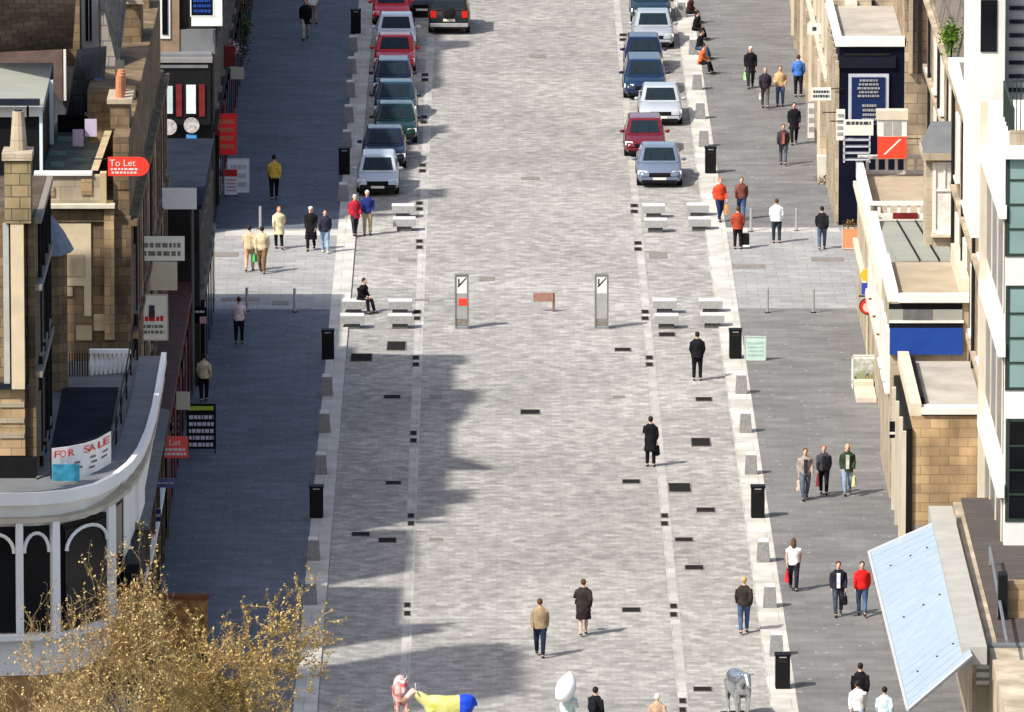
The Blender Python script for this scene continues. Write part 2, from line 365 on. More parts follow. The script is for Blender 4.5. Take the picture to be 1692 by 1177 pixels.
for px, py, l in [(668,384,'nearer block of the pair beside the silver hatchback'),(666,362,'farther block of the pair beside the silver hatchback'),
  (582,545,'nearer block of the pair beside the left kerb, under the sitting person'),(585,521,'farther block by the left kerb, the one sat on'),(661,545,'nearer block of the pair beside the left gutter strip'),(661,521,'farther block of the pair beside the left gutter strip'),
  (1080,362,'farther block of the upper pair by the right gutter strip'),(1083,386,'nearer block of the upper pair by the right gutter strip'),(1153,361,'farther block of the upper pair by the right kerb'),(1156,384,'nearer block of the upper pair by the right kerb'),
  (1098,520,'farther block of the lower pair by the right gutter strip'),(1101,545,'nearer block of the lower pair by the right gutter strip'),(1174,520,'farther block of the lower pair by the right kerb'),(1177,544,'nearer block of the lower pair by the right kerb')]:
    lab = 'stone bench, '+l; p = P(px, py-3, .004)
    if b0 is None: b0 = make_seat(lab); b0.location = p
    else: copy_thing(b0, p, 0, lab)
def make_post(label):
    t = thing('thin_bollard', label, 'post', (0, 0, 0), 0, 'thin steel posts around the crossing')
    MB().cyl((0, 0, .03), .055, .84, 12).build('pole', M_steel, t, smooth=False)
    MB().cyl((0, 0, .87), .06, .03, 12, r2=.02).build('cap', M_steel, t)
    MB().cyl((0, 0, 0), .10, .03, 12).build('foot_plate', M_iron, t)
    return t
b0 = None
for px, py, l in [(430,380,'left crossing, above the two men in beige'),(408,516,'left crossing, beside the woman in a pink top'),(487,517,'left crossing, nearest the kerb'),
                  (1241,384,'right crossing, beside the woman in rust'),(1316,383,'right crossing, between the white and black jackets'),(1268,518,'right crossing near edge, nearer the kerb'),(1344,518,'right crossing near edge, nearer the shops')]:
    lab = 'thin steel post, '+l; p = PG(px, py-1)
    if b0 is None: b0 = make_post(lab); b0.location = p
    else: copy_thing(b0, p, 0, lab)

# steel information panels
for px, red in ((763, True), (994, False)):
    p = P(px, 543, .004)
    t = thing('information_panel', 'tall steel information panel with a red patch' if red else 'tall steel information panel without a red patch, nearer the right gutter', 'information panel', p, 0, 'tall steel information panels in the road')
    MB().box(-.20, .20, -.10, .10, .06, 1.94).build('panel', M_steel, t)
    f = MB(); f.box(-.25, -.20, -.13, .13, .02, 1.98); f.box(.20, .25, -.13, .13, .02, 1.98); f.box(-.20, .20, -.13, .13, 1.94, 1.99)
    f.build('frame', mat('gunmetal_frame', (.16, .16, .15), .5, .15), t)
    MB().box(-.27, .27, -.16, .16, 0, .02).build('foot_plate', M_steel, t)
    MB().box(-.185, .185, -.108, -.10, 1.30, 1.90).build('map_plate', mat('map_plate', (.66, .67, .66), .3, .1, 10), t)
    q = MB(); q.quad((-.16, -.112, 1.56), (-.12, -.112, 1.52), (.17, -.112, 1.84), (.17, -.112, 1.90)); q.quad((-.13,-.112,1.84),(-.08,-.112,1.84),(-.08,-.112,1.62),(-.13,-.112,1.62)); q.build('emblem', M_iron, t)
    if red: MB().box(-.12, .20, -.112, -.10, .85, 1.12).build('red_sticker', mat('bright_red', (.75, .06, .03), .5, .05), t)
    MB().box(-.195, .195, -.106, -.10, .10, .38).build('lower_plate', M_ironf, t)
# small brown board on a post
p = P(915, 515, .004); t = thing('low_brown_sign', 'low brown board on a short post in the middle of the road', 'sign', p)
MB().box(-.05, .05, -.04, .04, 0, .70).build('post', mat('brown_metal', (.22, .14, .11), .7, .2, 8), t)
MB().box(-.75, -.02, -.07, -.04, .38, .70).build('board', mat('brown_board', (.30, .17, .13), .7, .25, 8), t)

# ---------------- cars ----------------
CARP = {}
def paint(name, col):
    m = mat('car_paint_'+name, col, .28, .04, 1.0); b = m.node_tree.nodes['Principled BSDF']
    b.inputs['Coat Weight'].default_value = .6; b.inputs['Coat Roughness'].default_value = .08; return m
def car(px, py, kind, pname, col, label, rear=False, rz=0.0):
    Pm = paint(pname, col)
    L, W, Hh = {'hatch': (3.85, 1.64, 1.40), 'saloon': (4.55, 1.76, 1.43), 'estate': (4.6, 1.78, 1.47), 'suv': (4.5, 1.80, 1.78)}[kind]
    hl = L/2; hw = W/2; belt = Hh*.62; hood = belt-.06
    p = P(px, py, .004)
    t = thing('parked_car', label, 'car', (p.x, p.y+hl, .004) if not rear else (p.x, p.y+hl, .004), rz+(math.pi if rear else 0), 'cars parked along the kerb')
    bonnet = {'hatch': .95, 'saloon': 1.15, 'estate': 1.15, 'suv': 1.1}[kind]
    boot = {'hatch': .12, 'saloon': .95, 'estate': .12, 'suv': .08}[kind]
    # lower body, front at -y
    st = [(-hl, .80, .34, .52), (-hl+.05, .90, .26, .60), (-hl+.22, .96, .22, hood-.13), (-hl+.55, 1, .20, hood-.05), (-hl+bonnet, 1, .20, hood+.02), (0, 1, .20, belt), (hl-boot-.35, 1, .20, belt), (hl-.30, .98, .22, belt-.02 if boot > .5 else belt), (hl-.06, .93, .28, belt-.10), (hl, .86, .36, belt-.22)]
    rings = []
    for y, k, z0, z1 in st:
        w_ = hw*k
        rings.append([(-w_*.90, y, z0), (-w_, y, z0+.12), (-w_, y, z1-.16), (-w_*.965, y, z1-.05), (-w_*.84, y, z1), (-w_*.4, y, z1+.025), (0, y, z1+.032), (w_*.4, y, z1+.025), (w_*.84, y, z1), (w_*.965, y, z1-.05), (w_, y, z1-.16), (w_, y, z0+.12), (w_*.90, y, z0), (0, y, z0)])
    body = MB().loft(rings).build('body', Pm, t, smooth=True)
    # cabin
    y0, y1 = -hl+bonnet-.04, hl-boot-.02
    ws = .72 if kind != 'suv' else .45; rs = {'hatch': .42, 'saloon': .62, 'estate': .32, 'suv': .18}[kind]
    a, b_ = hw*.93, hw*.76
    zb, zt = belt-.03, Hh-.05
    B = [Vector(q) for q in ((-a, y0, zb), (a, y0, zb), (a, y1, zb), (-a, y1, zb))]
    T = [Vector(q) for q in ((-b_, y0+ws, zt), (b_, y0+ws, zt), (b_, y1-rs, zt), (-b_, y1-rs, zt))]
    lv = []
    def ring(bx, by0, by1, z, r=.12):
        o = []
        for cx, cy, s0 in ((-bx+r, by0+r, 180), (bx-r, by0+r, 270), (bx-r, by1-r, 0), (-bx+r, by1-r, 90)):
            for q in (0, 45, 90): o.append((cx+r*math.cos(R(s0+q)), cy+r*math.sin(R(s0+q)), z))
        return o
    cab = MB().loft([ring(a, y0, y1, zb), ring(b_+.02, y0+ws-.05, y1-rs+.04, zt-.02), ring(b_-.03, y0+ws+.03, y1-rs-.04, Hh-.015), ring(b_-.22, y0+ws+.28, y1-rs-.28, Hh)]).build('cabin', Pm, t, smooth=False)
    def pane(name, c, i0, i1, j0, j1, off=.012):
        # c: bottom-left, bottom-right, top-right, top-left
        f = lambda u, v: (c[0]*(1-u)+c[1]*u)*(1-v)+(c[3]*(1-u)+c[2]*u)*v
        nrm = (c[1]-c[0]).cross(c[3]-c[0]).normalized(); m = MB()
        m.hexa([f(i0, j0)-nrm*.02, f(i1, j0)-nrm*.02, f(i1, j1)-nrm*.02, f(i0, j1)-nrm*.02], [f(i0, j0)+nrm*off, f(i1, j0)+nrm*off, f(i1, j1)+nrm*off, f(i0, j1)+nrm*off])
        return m.build(name, mat('car_glass', (.012, .020, .026), .08, .1), t)
    pane('windscreen', (B[0], B[1], T[1], T[0]), .10, .90, .10, .90, .02)
    pane('rear_window', (B[2], B[3], T[3], T[2]), .08, .92, .12, .90, .02)
    for c in ((B[1], B[2], T[2], T[1]), (B[3], B[0], T[0], T[3])):
        pane('side_window', c, .10, .50, .14, .90); pane('side_window', c, .54, .90, .14, .90)
    for sx in (-1, 1):
        for y in (-hl+.78, hl-.78):
            wh = MB().cyl((sx*hw-.19*(sx > 0)+.01*sx, y, .31), .31, .19, 20, 'x'); wo = wh.build('wheel', M_tyre, t)
            MB().cyl((sx*(hw+.015)-.01, y, .31), .19, .02, 12, 'x').build('rim', M_rim, wo)
        MB().hexa([(sx*.50, -hl-.0, .52), (sx*.80*hw/ .82, -hl+.16, .52), (sx*.80*hw/.82, -hl+.22, .66), (sx*.50, -hl+.08, .66)] if sx > 0 else [(sx*.80*hw/.82, -hl+.16, .52), (sx*.50, -hl, .52), (sx*.50, -hl+.08, .66), (sx*.80*hw/.82, -hl+.22, .66)],
                  [(sx*.50, -hl+.2, .54), (sx*.74, -hl+.3, .54), (sx*.74, -hl+.3, .64), (sx*.50, -hl+.2, .64)]).build('headlight', M_lamp, t)
        MB().ell((sx*(hw+.09), y0+.30, belt+.06), (.11, .06, .075), 8, 6).build('mirror', Pm, t, smooth=True)
        MB().box(sx*hw*.62, sx*hw*.90, hl-.10, hl+.004, belt-.26 if kind != 'suv' else .75, belt-.12 if kind != 'suv' else 1.05).build('tail_light', M_tail, t, bevel=.01)
    MB().box(-.42, .42, -hl-.012, -hl+.05, .46, .60).build('grille', M_black, t, bevel=.01)
    bp = MB(); bp.hexa([(-hw*.84, -hl-.03, .27), (hw*.84, -hl-.03, .27), (hw*.95, -hl+.3, .27), (-hw*.95, -hl+.3, .27)], [(-hw*.84, -hl-.03, .43), (hw*.84, -hl-.03, .43), (hw*.95, -hl+.3, .43), (-hw*.95, -hl+.3, .43)])
    bp.build('front_bumper', Pm if px > 900 else mat('black_plastic', (.016, .016, .017), .8, .2), t, bevel=.02)
    rb = MB(); rb.box(-hw*.92, hw*.92, hl-.1, hl+.06, .36, .52); rb.build('rear_bumper', M_steel if kind == 'suv' else Pm, t, bevel=.02)
    MB().box(-.26, .26, -hl-.042, -hl-.03, .33, .42).build('number_plate', M_plate, t)
    MB().box(-.26, .26, hl+.005, hl+.017, .60, .71).build('number_plate', M_plate, t)
    MB().box(-hw*.8, hw*.8, -hl-.034, -hl-.020, .20, .325).build('air_intake', M_black, t)
    if kind == 'suv': MB().ell((0, hl+.06, .98), (.28, .09, .28), 14, 8).build('spare_wheel', M_tyre, t, smooth=True)
    wf = (B[0], B[1], T[1], T[0])
    for u in (.25, .6):
        q0 = (wf[0]*(1-u)+wf[1]*u); q1 = (wf[3]*(1-u-.12)+wf[2]*(u+.12)); n3 = (wf[1]-wf[0]).cross(wf[3]-wf[0]).normalized()*.028
        MB().tube([q0+(q1-q0)*.10+n3, q0+(q1-q0)*.55+n3], .008, 5).build('wiper', M_black, t)
    return t

SILV = (.42, .45, .50); PALE = (.35, .38, .42); DBLUE = (.006, .012, .045); NAVY = (.008, .012, .03)
car(624,325,'hatch','silver',SILV,'small silver hatchback heading the left row of parked cars')
car(634,282,'saloon','black_blue',NAVY,'very dark blue saloon right behind the silver hatchback in the left row')
car(653,240,'saloon','dark_green',(.004,.026,.018),'dark green saloon in the left row behind the very dark blue one')
car(653,203,'saloon','slate_blue',(.012,.028,.052),'slate blue saloon in the left row behind the dark green one')
car(649,164,'hatch','midnight',(.006,.010,.032),'midnight blue hatchback in the left row just nearer than the bright red car')
car(652,123,'saloon','red',(.50,.012,.018),'bright red saloon between a white car and a midnight blue one in the left row')
car(654,88,'saloon','white',(.50,.56,.62),'white saloon between the two red cars in the left row')
car(646,44,'hatch','crimson',(.58,.015,.03),'crimson red hatchback cut by the top edge in the left row')
car(643,6,'hatch','charcoal',(.05,.05,.055),'charcoal hatchback farthest up the left row')
car(697,30,'saloon','black',(.012,.013,.015),'black saloon double parked outside the left row')
car(742,58,'suv','black_suv',(.014,.015,.016),'black off roader seen from behind in the road with red tail lamps', rear=True)
car(1090,311,'saloon','grey_blue',(.12,.15,.21),'grey blue saloon heading the right row of parked cars')
car(1066,262,'hatch','maroon',(.12,.008,.015),'maroon hatchback behind the grey blue saloon in the right row')
car(1092,209,'saloon','pale_silver',PALE,'pale silver saloon between the maroon hatchback and a blue estate in the right row')
car(1066,166,'estate','deep_blue',(.008,.022,.058),'deep blue estate car in the right row behind the pale silver saloon')
car(1064,124,'hatch','royal',DBLUE,'royal blue hatchback in the right row between a blue estate and a silver car')
car(1080,82,'saloon','bright_silver',(.28,.31,.34),'bright silver saloon in the right row behind the royal blue hatchback')
car(1076,40,'estate','teal_blue',(.010,.028,.045),'teal blue estate car in the right row beyond the bright silver saloon')
car(1080,3,'saloon','dark_grey',(.04,.05,.065),'dark grey saloon cut by the top edge in the right row')

# ---------------- people ----------------
CLOTH = {}
def cloth(col):
    k = 'cloth_%02x%02x%02x' % tuple(int(255*c) for c in col)
    return mat(k, col, .95, .30, 7, bump=.8, spec=.05)
HAIRC = {'dark': (.02, .014, .01), 'brown': (.09, .045, .022), 'ginger': (.33, .13, .035), 'blond': (.50, .33, .14), 'white': (.66, .64, .60), 'grey': (.22, .21, .20), 'darkred': (.10, .02, .02)}
def person(px, py, face, label, top, legs, hair='dark', h=1.72, pose='walk', ph=1, coat=0.0, skirt=False, long_hair=False, bag=None, group=None, sleeves=True, arm_out=0, loc=None, inner=None, wide=1.09, legcut=False, shoes=(.03, .025, .02), hat=None, backpack=None):
    """face: heading in degrees, 0 = towards the camera, 180 = away from it"""
    p = PG(px, py) if loc is None else Vector(loc)
    s = h/1.75; t = thing('person', label, 'person', p, R(face), group); t.scale = (s, s, s)
    hz = .93
    if pose == 'walk':
        A = ((-.095, 0, hz), (-.10, -.17*ph, .52), (-.085, -.20*ph-.02, .09)); Bq = ((.095, 0, hz), (.10, .03*ph, .50), (.085, .26*ph, .13))
        armL = ((-.185, .01, 1.40), (-.235, .10*ph, 1.14), (-.215, .04*ph-.05, .88)); armR = ((.185, .01, 1.40), (.235, -.04*ph, 1.14), (.215, -.18*ph-.03, .90))
    elif pose == 'stand':
        A = ((-.095, 0, hz), (-.11, -.03, .51), (-.11, .02, .09)); Bq = ((.095, 0, hz), (.11, -.02, .51), (.115, .02, .09))
        armL = ((-.185, .01, 1.40), (-.245, .03, 1.13), (-.20, -.11, .93)); armR = ((.185, .01, 1.40), (.245, .03, 1.13), (.20, -.11, .95))
    else:
        hz = .50
        A = ((-.10, .05, hz), (-.13, -.38, .50), (-.12, -.42, .09)); Bq = ((.10, .05, hz), (.13, -.38, .49), (.14, -.50, .09))
        armL = ((-.185, .0, .97), (-.24, -.10, .74), (-.12, -.28, .60)); armR = ((.185, 0, .97), (.24, -.10, .74), (.12, -.28, .62))
    if arm_out:
        armR = (armR[0], (.26, -.16, armR[0][2]-.24), (.18, -.38, armR[0][2]-.10))
    dz = hz-.93; lean = -.03 if pose == 'walk' else (-.10 if pose == 'sit' else 0)
    def z(v): return v+dz
    TL = [((0, .0, z(.86)), .155, .115), ((0, .0, z(.96)), .165, .12), ((0, lean*.3, z(1.08)), .145, .105), ((0, lean*.7, z(1.26)), .17, .12), ((0, lean, z(1.38)), .18, .11), ((0, lean, z(1.45)), .11, .075), ((0, lean*1.1, z(1.50)), .06, .06)]
    def torso(m, k, lo=0, ofs=0.0, z0=None):
        rings = []
        for i, (c, rx, ry) in enumerate(TL[lo:]):
            cz = c[2] if not (i == 0 and z0 is not None) else z0
            rings.append([(c[0]+(rx+k)*wide*math.cos(2*math.pi*q/14), c[1]+(ry+k)*math.sin(2*math.pi*q/14), cz) for q in range(14)])
        m.loft(rings)
    hc = Vector((0, lean*1.4-.015, z(1.63)))
    m = MB(); torso(m, 0)
    m.tube([(0, lean, z(1.42)), (0, lean*1.3, z(1.56))], [.062, .055], 10)
    m.ell(hc+Vector((0, .01, .015)), (.076, .095, .105), 14, 10); m.ell(hc+Vector((0, -.03, -.055)), (.055, .062, .06), 12, 8)
    m.ell(hc+Vector((0, -.10, -.015)), (.014, .022, .022), 8, 6)
    for sx in (-1, 1): m.ell(hc+Vector((sx*.078, .01, 0)), (.012, .02, .032), 8, 6)
    for leg in (A, Bq):
        m.tube([leg[0], [(a+b)/2 for a, b in zip(leg[0], leg[1])], leg[1], [(a+b)/2 for a, b in zip(leg[1], leg[2])], leg[2]], [.09, .082, .058, .058, .036], 10)
        f = Vector(leg[2]); m.tube([f+Vector((0, .05, -.03)), f+Vector((0, -.06, -.045)), f+Vector((0, -.15, -.06))], [.038, .04, .025], 8)
    for arm in (armL, armR): 
        m.tube([arm[0], arm[1], arm[2]], [.052, .042, .028], 8)
        d = (Vector(arm[2])-Vector(arm[1])).normalized(); hd = Vector(arm[2])+d*.05; m.ell(hd, (.024, .036, .045), 8, 6)
    body = m.build('body', M_skin, t, remesh=.021)
    fm = MB()
    for sgn, arm in ((-1, armL), (1, armR)):
        d = (Vector(arm[2])-Vector(arm[1])).normalized(); o = Vector(arm[2])+d*.075; side = Vector((0, 1, 0))-d*d.y; side.normalize(); inn = Vector((-sgn, 0, 0))
        for k, ln in enumerate((.062, .072, .068, .052)):
            b = o+side*(-.026+.0175*k); fm.tube([b, b+d*ln*.55+inn*.006, b+d*ln*.95+inn*.03], [.009, .0085, .006], 6)
        b = Vector(arm[2])+d*.03-side*.03; fm.tube([b, b-side*.02+d*.03, b-side*.018+d*.055+inn*.012], [.011, .010, .007], 6)
    fm.build('fingers', M_skin, t, smooth=True)
    e = MB()
    for sx in (-1, 1): e.ell(hc+Vector((sx*.03, -.079, .012)), (.011, .008, .008), 6, 5)
    e.build('eyes', M_eye, t); MB().ell(hc+Vector((0, -.088, -.058)), (.022, .006, .006), 8, 5).build('mouth', mat('lips', (.35, .12, .10), .5, .05), t)
    # hair
    hm = MB(); hm.ell(hc+Vector((0, .028, .032)), (.088, .098, .104), 14, 9)
    if long_hair: hm.tube([hc+Vector((0, .05, .02)), hc+Vector((0, .075, -.12)), hc+Vector((0, .085, -.26))], [.085, .095, .06], 10)
    hm.build('hair', mat('hair_'+hair, HAIRC[hair], .8, .25, 20), t, remesh=.018)
    if hat: MB().ell(hc+Vector((0, .01, .065)), (.10, .11, .075), 12, 7).build('hat', cloth(hat), t, smooth=True)
    # trousers or skirt
    lg = MB()
    if skirt:
        lg.loft([[((.17+k)*math.cos(2*math.pi*q/14), (.13+k)*math.sin(2*math.pi*q/14), zz) for q in range(14)] for zz, k in ((z(1.0), 0), (z(.80), .04), (z(.52), .08))])
        lg.build('skirt', cloth(legs), t, remesh=.025)
    else:
        TLs = TL[:3]; rings = [[((rx+.012)*wide*math.cos(2*math.pi*q/14), c[1]+(ry+.012)*math.sin(2*math.pi*q/14), c[2]) for q in range(14)] for c, rx, ry in TLs]; lg.loft(rings)
        for leg in (A, Bq):
            an = Vector(leg[2]); kn = Vector(leg[1]); mid = (an+kn)/2
            lg.tube([Vector(leg[0])+Vector((0, 0, .02)), (Vector(leg[0])+kn)/2, kn, mid, an+(kn-an)*.04], [.115, .10, .078, .07, .062], 10)
        lg.build('trousers', cloth(legs), t, remesh=.024)
    sh = MB()
    for leg in (A, Bq):
        f = Vector(leg[2]); sh.ell(f+Vector((0, -.05, -.045)), (.047, .135, .045), 10, 6)
    sh.build('shoes', cloth(shoes), t, smooth=True)
    # top
    tp = MB(); torso(tp, .028+.012*(coat > 0), 0, z0=None)
    if coat and pose != 'sit': tp.loft([[((.185+k)*wide*math.cos(2*math.pi*q/14), (.145+k)*math.sin(2*math.pi*q/14), zz) for q in range(14)] for zz, k in ((1.05, -.01), (.88, .0), (.93-coat, .035))])
    for arm in (armL, armR):
        a1, a2, a3 = map(Vector, arm)
        if sleeves: tp.tube([a1+Vector((0, 0, -.01)), (a1+a2)/2, a2, a3-(a3-a2)*.06], [.075, .066, .058, .046], 10)
        else: tp.tube([a1, (a1+a2)/2], [.072, .064], 10)
    tp.build('coat' if coat else 'top', cloth(top), t, remesh=.024)
    if inner: 
        im = MB(); im.hexa([(-.055, -.165+lean*.5, z(.92)), (.055, -.165+lean*.5, z(.92)), (.055, -.11, z(.92)), (-.055, -.11, z(.92))], [(-.06, -.155+lean, z(1.40)), (.06, -.155+lean, z(1.40)), (.06, -.09, z(1.40)), (-.06, -.09, z(1.40))]); im.build('shirt_front', cloth(inner), t, bevel=.01)
    if backpack:
        MB().ell((0, .20, 1.2), (.15, .09, .22), 12, 8).build('rucksack_body', cloth(backpack), t, smooth=True)
    if bag:
        side, col, blab, nm = bag[:4]; sz = bag[4] if len(bag) > 4 else (.30, .14, .32)
        arm = armL if side < 0 else armR; hp = Matrix.Rotation(R(face), 3, 'Z') @ (Vector(arm[2])*s) + Vector(p)
        bt = thing(nm, blab, 'bag', (hp.x, hp.y, hp.z-.10), R(face+80))
        a, b, c = sz
        MB().hexa([(-a/2, -b/2, -c-.12), (a/2, -b/2, -c-.12), (a/2, b/2, -c-.12), (-a/2, b/2, -c-.12)], [(-a*.46, -b*.3, -.12), (a*.46, -b*.3, -.12), (a*.46, b*.3, -.12), (-a*.46, b*.3, -.12)]).build('bag_body', cloth(col), bt, bevel=.015)
        MB().tube([(-a*.3, 0, -.13), (-a*.22, 0, -.03), (0, 0, .015), (a*.22, 0, -.03), (a*.3, 0, -.13)], .010, 6).build('handle', cloth(tuple(c_*.6 for c_ in col)), bt)
    return t
BLK = (.012, .012, .014); DK = (.03, .03, .035); JEAN = (.06, .10, .18); LJEAN = (.22, .30, .42); WHT = (.74, .73, .72); BEI = (.48, .38, .24); KHA = (.34, .27, .17); RED = (.52, .03, .03)
person(505,66,0,'person in black coat and cream trousers, farthest up the shaded left pavement',BLK,(.42,.38,.28),'dark',1.80,coat=.25,ph=1)
person(517,40,15,'person in a white top just beyond the black coated walker on the left pavement',WHT,(.35,.2,.16),'darkred',1.70,ph=-1)
person(453,331,180,'person in a yellow jacket walking away on the shaded left pavement',(.72,.47,.08),BLK,'dark',1.78,ph=1)
person(461,412,10,'ginger haired person in a cream patterned coat and dark legwear',(.60,.52,.33),BLK,'ginger',1.64,coat=.32,long_hair=True,ph=-1)
person(412,449,170,'man in beige jacket and pinkish trousers carrying a green bag',BEI,(.48,.30,.20),'dark',1.74,pose='walk',ph=1,bag=(-1,(.05,.42,.12),'small green carrier bag held by the man in beige','carrier_bag',(.26,.12,.28)))
person(433,452,175,'man in pale beige jacket and brown trousers beside the one with a green bag',(.52,.43,.28),(.17,.10,.045),'dark',1.78,ph=-1)
person(514,414,-10,'fair haired person in a long black coat by the left crossing',BLK,BLK,'blond',1.68,coat=.48,wide=1.15,long_hair=True,hat=(.62,.58,.50))
person(537,418,5,'person in dark jacket and light jeans beside the long black coat',(.03,.03,.05),LJEAN,'dark',1.66,ph=-1,shoes=(.6,.6,.6))
person(586,389,15,'white haired person in a dark red coat near the left kerb',(.33,.02,.035),DK,'white',1.58,coat=.2,wide=1.1,bag=(-1,(.70,.68,.64),'white carrier bag held by the person in dark red','carrier_bag'))
person(607,389,0,'white haired man in a blue jacket and khaki trousers near the left kerb',(.02,.03,.14),KHA,'white',1.74,pose='stand')
person(0,0,55,'person in black sitting on a stone seat at the left kerb',BLK,BLK,'dark',1.72,pose='sit',coat=.1,loc=P(597,517,.004)+Vector((0,.0,0)))
person(395,568,180,'person in a pink white top and black trousers on the left pavement',(.74,.58,.56),BLK,'darkred',1.70,pose='stand',sleeves=False)
person(337,664,180,'person in a beige top and black trousers beyond the black menu board',(.58,.47,.30),BLK,'dark',1.68,ph=1)
person(1152,629,180,'man all in black with elbows out near the right stone seats',BLK,BLK,'dark',1.74,pose='stand',wide=1.1,coat=.1)
person(1075,771,170,'walker in a long black coat with a bag on the right gutter strip',BLK,BLK,'dark',1.70,pose='stand',coat=.40,bag=(-1,BLK,'black bag held by the walker in a long black coat','handbag'),arm_out=1)
person(1330,826,5,'woman in cream jacket and grey jeans, left one of three walking abreast',(.30,.25,.22),(.10,.12,.16),'brown',1.72,ph=1,inner=(.03,.03,.04),bag=(-1,(.58,.46,.38),'pink beige shoulder bag of the left one of three women','handbag'))
person(1361,818,0,'person in black waistcoat with white sleeves, middle of three walking abreast',(.05,.05,.06),BLK,'ginger',1.66,ph=-1,inner=(.02,.02,.02),bag=(-1,(.25,.05,.05),'dark red bag held by the middle one of three women','handbag',(.22,.12,.3)))
person(1400,818,0,'blond woman in dark green jacket and light jeans, right one of three walking abreast',(.035,.05,.03),LJEAN,'blond',1.70,ph=1,coat=.12,inner=(.55,.55,.45),long_hair=True,bag=(1,(.62,.58,.32),'pale yellow carrier bag held by the blond woman','carrier_bag'))
person(1311,976,180,'woman in a white top and black trousers walking away, with a red bag',(.78,.72,.70),(.02,.02,.03),'brown',1.66,ph=-1,sleeves=False,long_hair=True,bag=(1,(.55,.04,.05),'red handbag held by the woman in a white top','handbag'))
person(1385,1018,0,'person in an open black jacket over a white shirt beside the red jacket',(.02,.02,.03),(.05,.06,.08),'dark',1.72,ph=1,inner=(.66,.68,.74),coat=.06,bag=(1,BLK,'black bag held by the person in an open black jacket','handbag',(.24,.12,.26)))
person(1424,1018,0,'person in a bright red jacket with pale sleeves and jeans',(.60,.02,.02),JEAN,'dark',1.72,ph=-1)
person(1229,1047,178,'man in a black jacket and jeans walking away by the right kerb',(.035,.03,.028),JEAN,'blond',1.76,ph=1,wide=1.1)
person(892,1086,180,'man in a tan jacket and dark trousers walking away mid road',(.30,.22,.13),(.018,.025,.05),'brown',1.80,ph=-1,coat=.05)
person(964,1050,182,'woman in a dark brown coat and skirt with bare legs mid road',(.035,.028,.025),(.02,.016,.016),'brown',1.75,ph=1,coat=.18,skirt=True,wide=1.15,arm_out=1,bag=(1,BLK,'black handbag held by the woman in a skirt','handbag',(.32,.12,.16)))
person(984,1232,150,'dark haired person in a black jacket with both hands raised, at the bottom edge',BLK,DK,'dark',1.74,pose='stand',arm_out=1,backpack=(.014,.014,.02))
person(940,1226,0,'person in pale green holding up a white umbrella at the bottom edge',(.50,.62,.58),(.45,.5,.48),'grey',1.62,pose='stand',arm_out=1)
person(1086,1240,185,'white haired person in a tan coat, cut by the bottom edge',(.42,.28,.19),DK,'white',1.66,coat=.2,wide=1.1)
person(1421,1192,180,'dark haired person in a black top at the bottom of the right pavement',(.014,.012,.014),(.3,.3,.32),'dark',1.74,ph=1)
person(1417,1222,182,'dark haired person in a white shirt in front of the black top, bottom edge',(.78,.74,.70),LJEAN,'dark',1.74,ph=-1,wide=1.1)
person(1461,1228,175,'dark haired person in a pale blue shirt beside the glass canopy, bottom edge',(.50,.66,.72),JEAN,'dark',1.66,ph=1)
person(1240,146,0,'white haired person in a black coat with a green bag on the right pavement',BLK,DK,'white',1.78,coat=.28,ph=1,wide=1.1,bag=(-1,(.35,.62,.28),'pale green carrier bag beside the black coat','carrier_bag'))
person(1264,179,5,'person in a dark jacket beside the tan jacket on the right pavement',(.04,.03,.045),(.10,.10,.09),'grey',1.72,ph=-1,bag=(-1,(.6,.6,.62),'pale grey carrier bag beside the dark jacket','carrier_bag',(.22,.1,.26)))
person(1289,176,0,'person in a tan jacket and jeans on the right pavement',(.48,.33,.17),JEAN,'brown',1.70,pose='stand')
person(1319,160,180,'man in a blue shirt and dark trousers walking away',(.06,.16,.48),(.02,.018,.025),'brown',1.78,pose='stand',wide=1.1)
person(1312,239,0,'person in a black coat beyond the small dark walker on the right pavement',(.014,.012,.014),BLK,'dark',1.72,coat=.3,ph=1)
person(1294,273,0,'person in a dark jacket with a reddish shirt and grey jeans on the right pavement',(.05,.04,.045),(.08,.09,.11),'darkred',1.66,ph=-1,inner=(.35,.10,.09))
person(1189,366,20,'person in an orange red jacket and navy trousers beside the right bin',(.66,.07,.03),(.02,.03,.08),'ginger',1.70,ph=1,wide=1.2,bag=(1,(.55,.26,.10),'tan shoulder bag of the person in orange red','handbag',(.34,.16,.36)))
person(1225,363,0,'person in a maroon brown jacket and blue jeans beside the orange red jacket',(.16,.06,.045),(.05,.09,.20),'brown',1.66,ph=-1)
person(1219,412,180,'person in a rust coloured coat and black trousers on the right crossing',(.32,.055,.03),(.02,.015,.012),'brown',1.64,pose='stand',coat=.1)
person(1283,402,180,'person in a white jacket and dark jeans on the right crossing',(.82,.82,.82),(.03,.04,.05),'brown',1.72,pose='stand',wide=1.1,coat=.05)
person(1358,413,175,'person in a black jacket and jeans on the right crossing near the shops',(.016,.016,.02),(.08,.11,.17),'dark',1.66,ph=1)
# people sitting on the kerb stones up the street
def sitter(px, py, face, label, top, legs, hair): 
    q = P(px, py, .10); person(0, 0, face, label, top, legs, hair, 1.70, pose='sit', loc=(q.x, q.y, .10), group=None)
sitter(1158,122,75,'person in an orange jacket sitting low on the right kerb stones, feet out',(.60,.13,.04),BLK,'dark')
sitter(1154,98,80,'person in black jacket and blue jeans sitting on the right kerb stones',BLK,JEAN,'dark')
sitter(1148,66,85,'person all in black sitting farthest but one on the right kerb stones',BLK,BLK,'dark')
sitter(1138,38,80,'person in dark brown sitting farthest up on the right kerb stones',(.05,.02,.02),BLK,'brown')
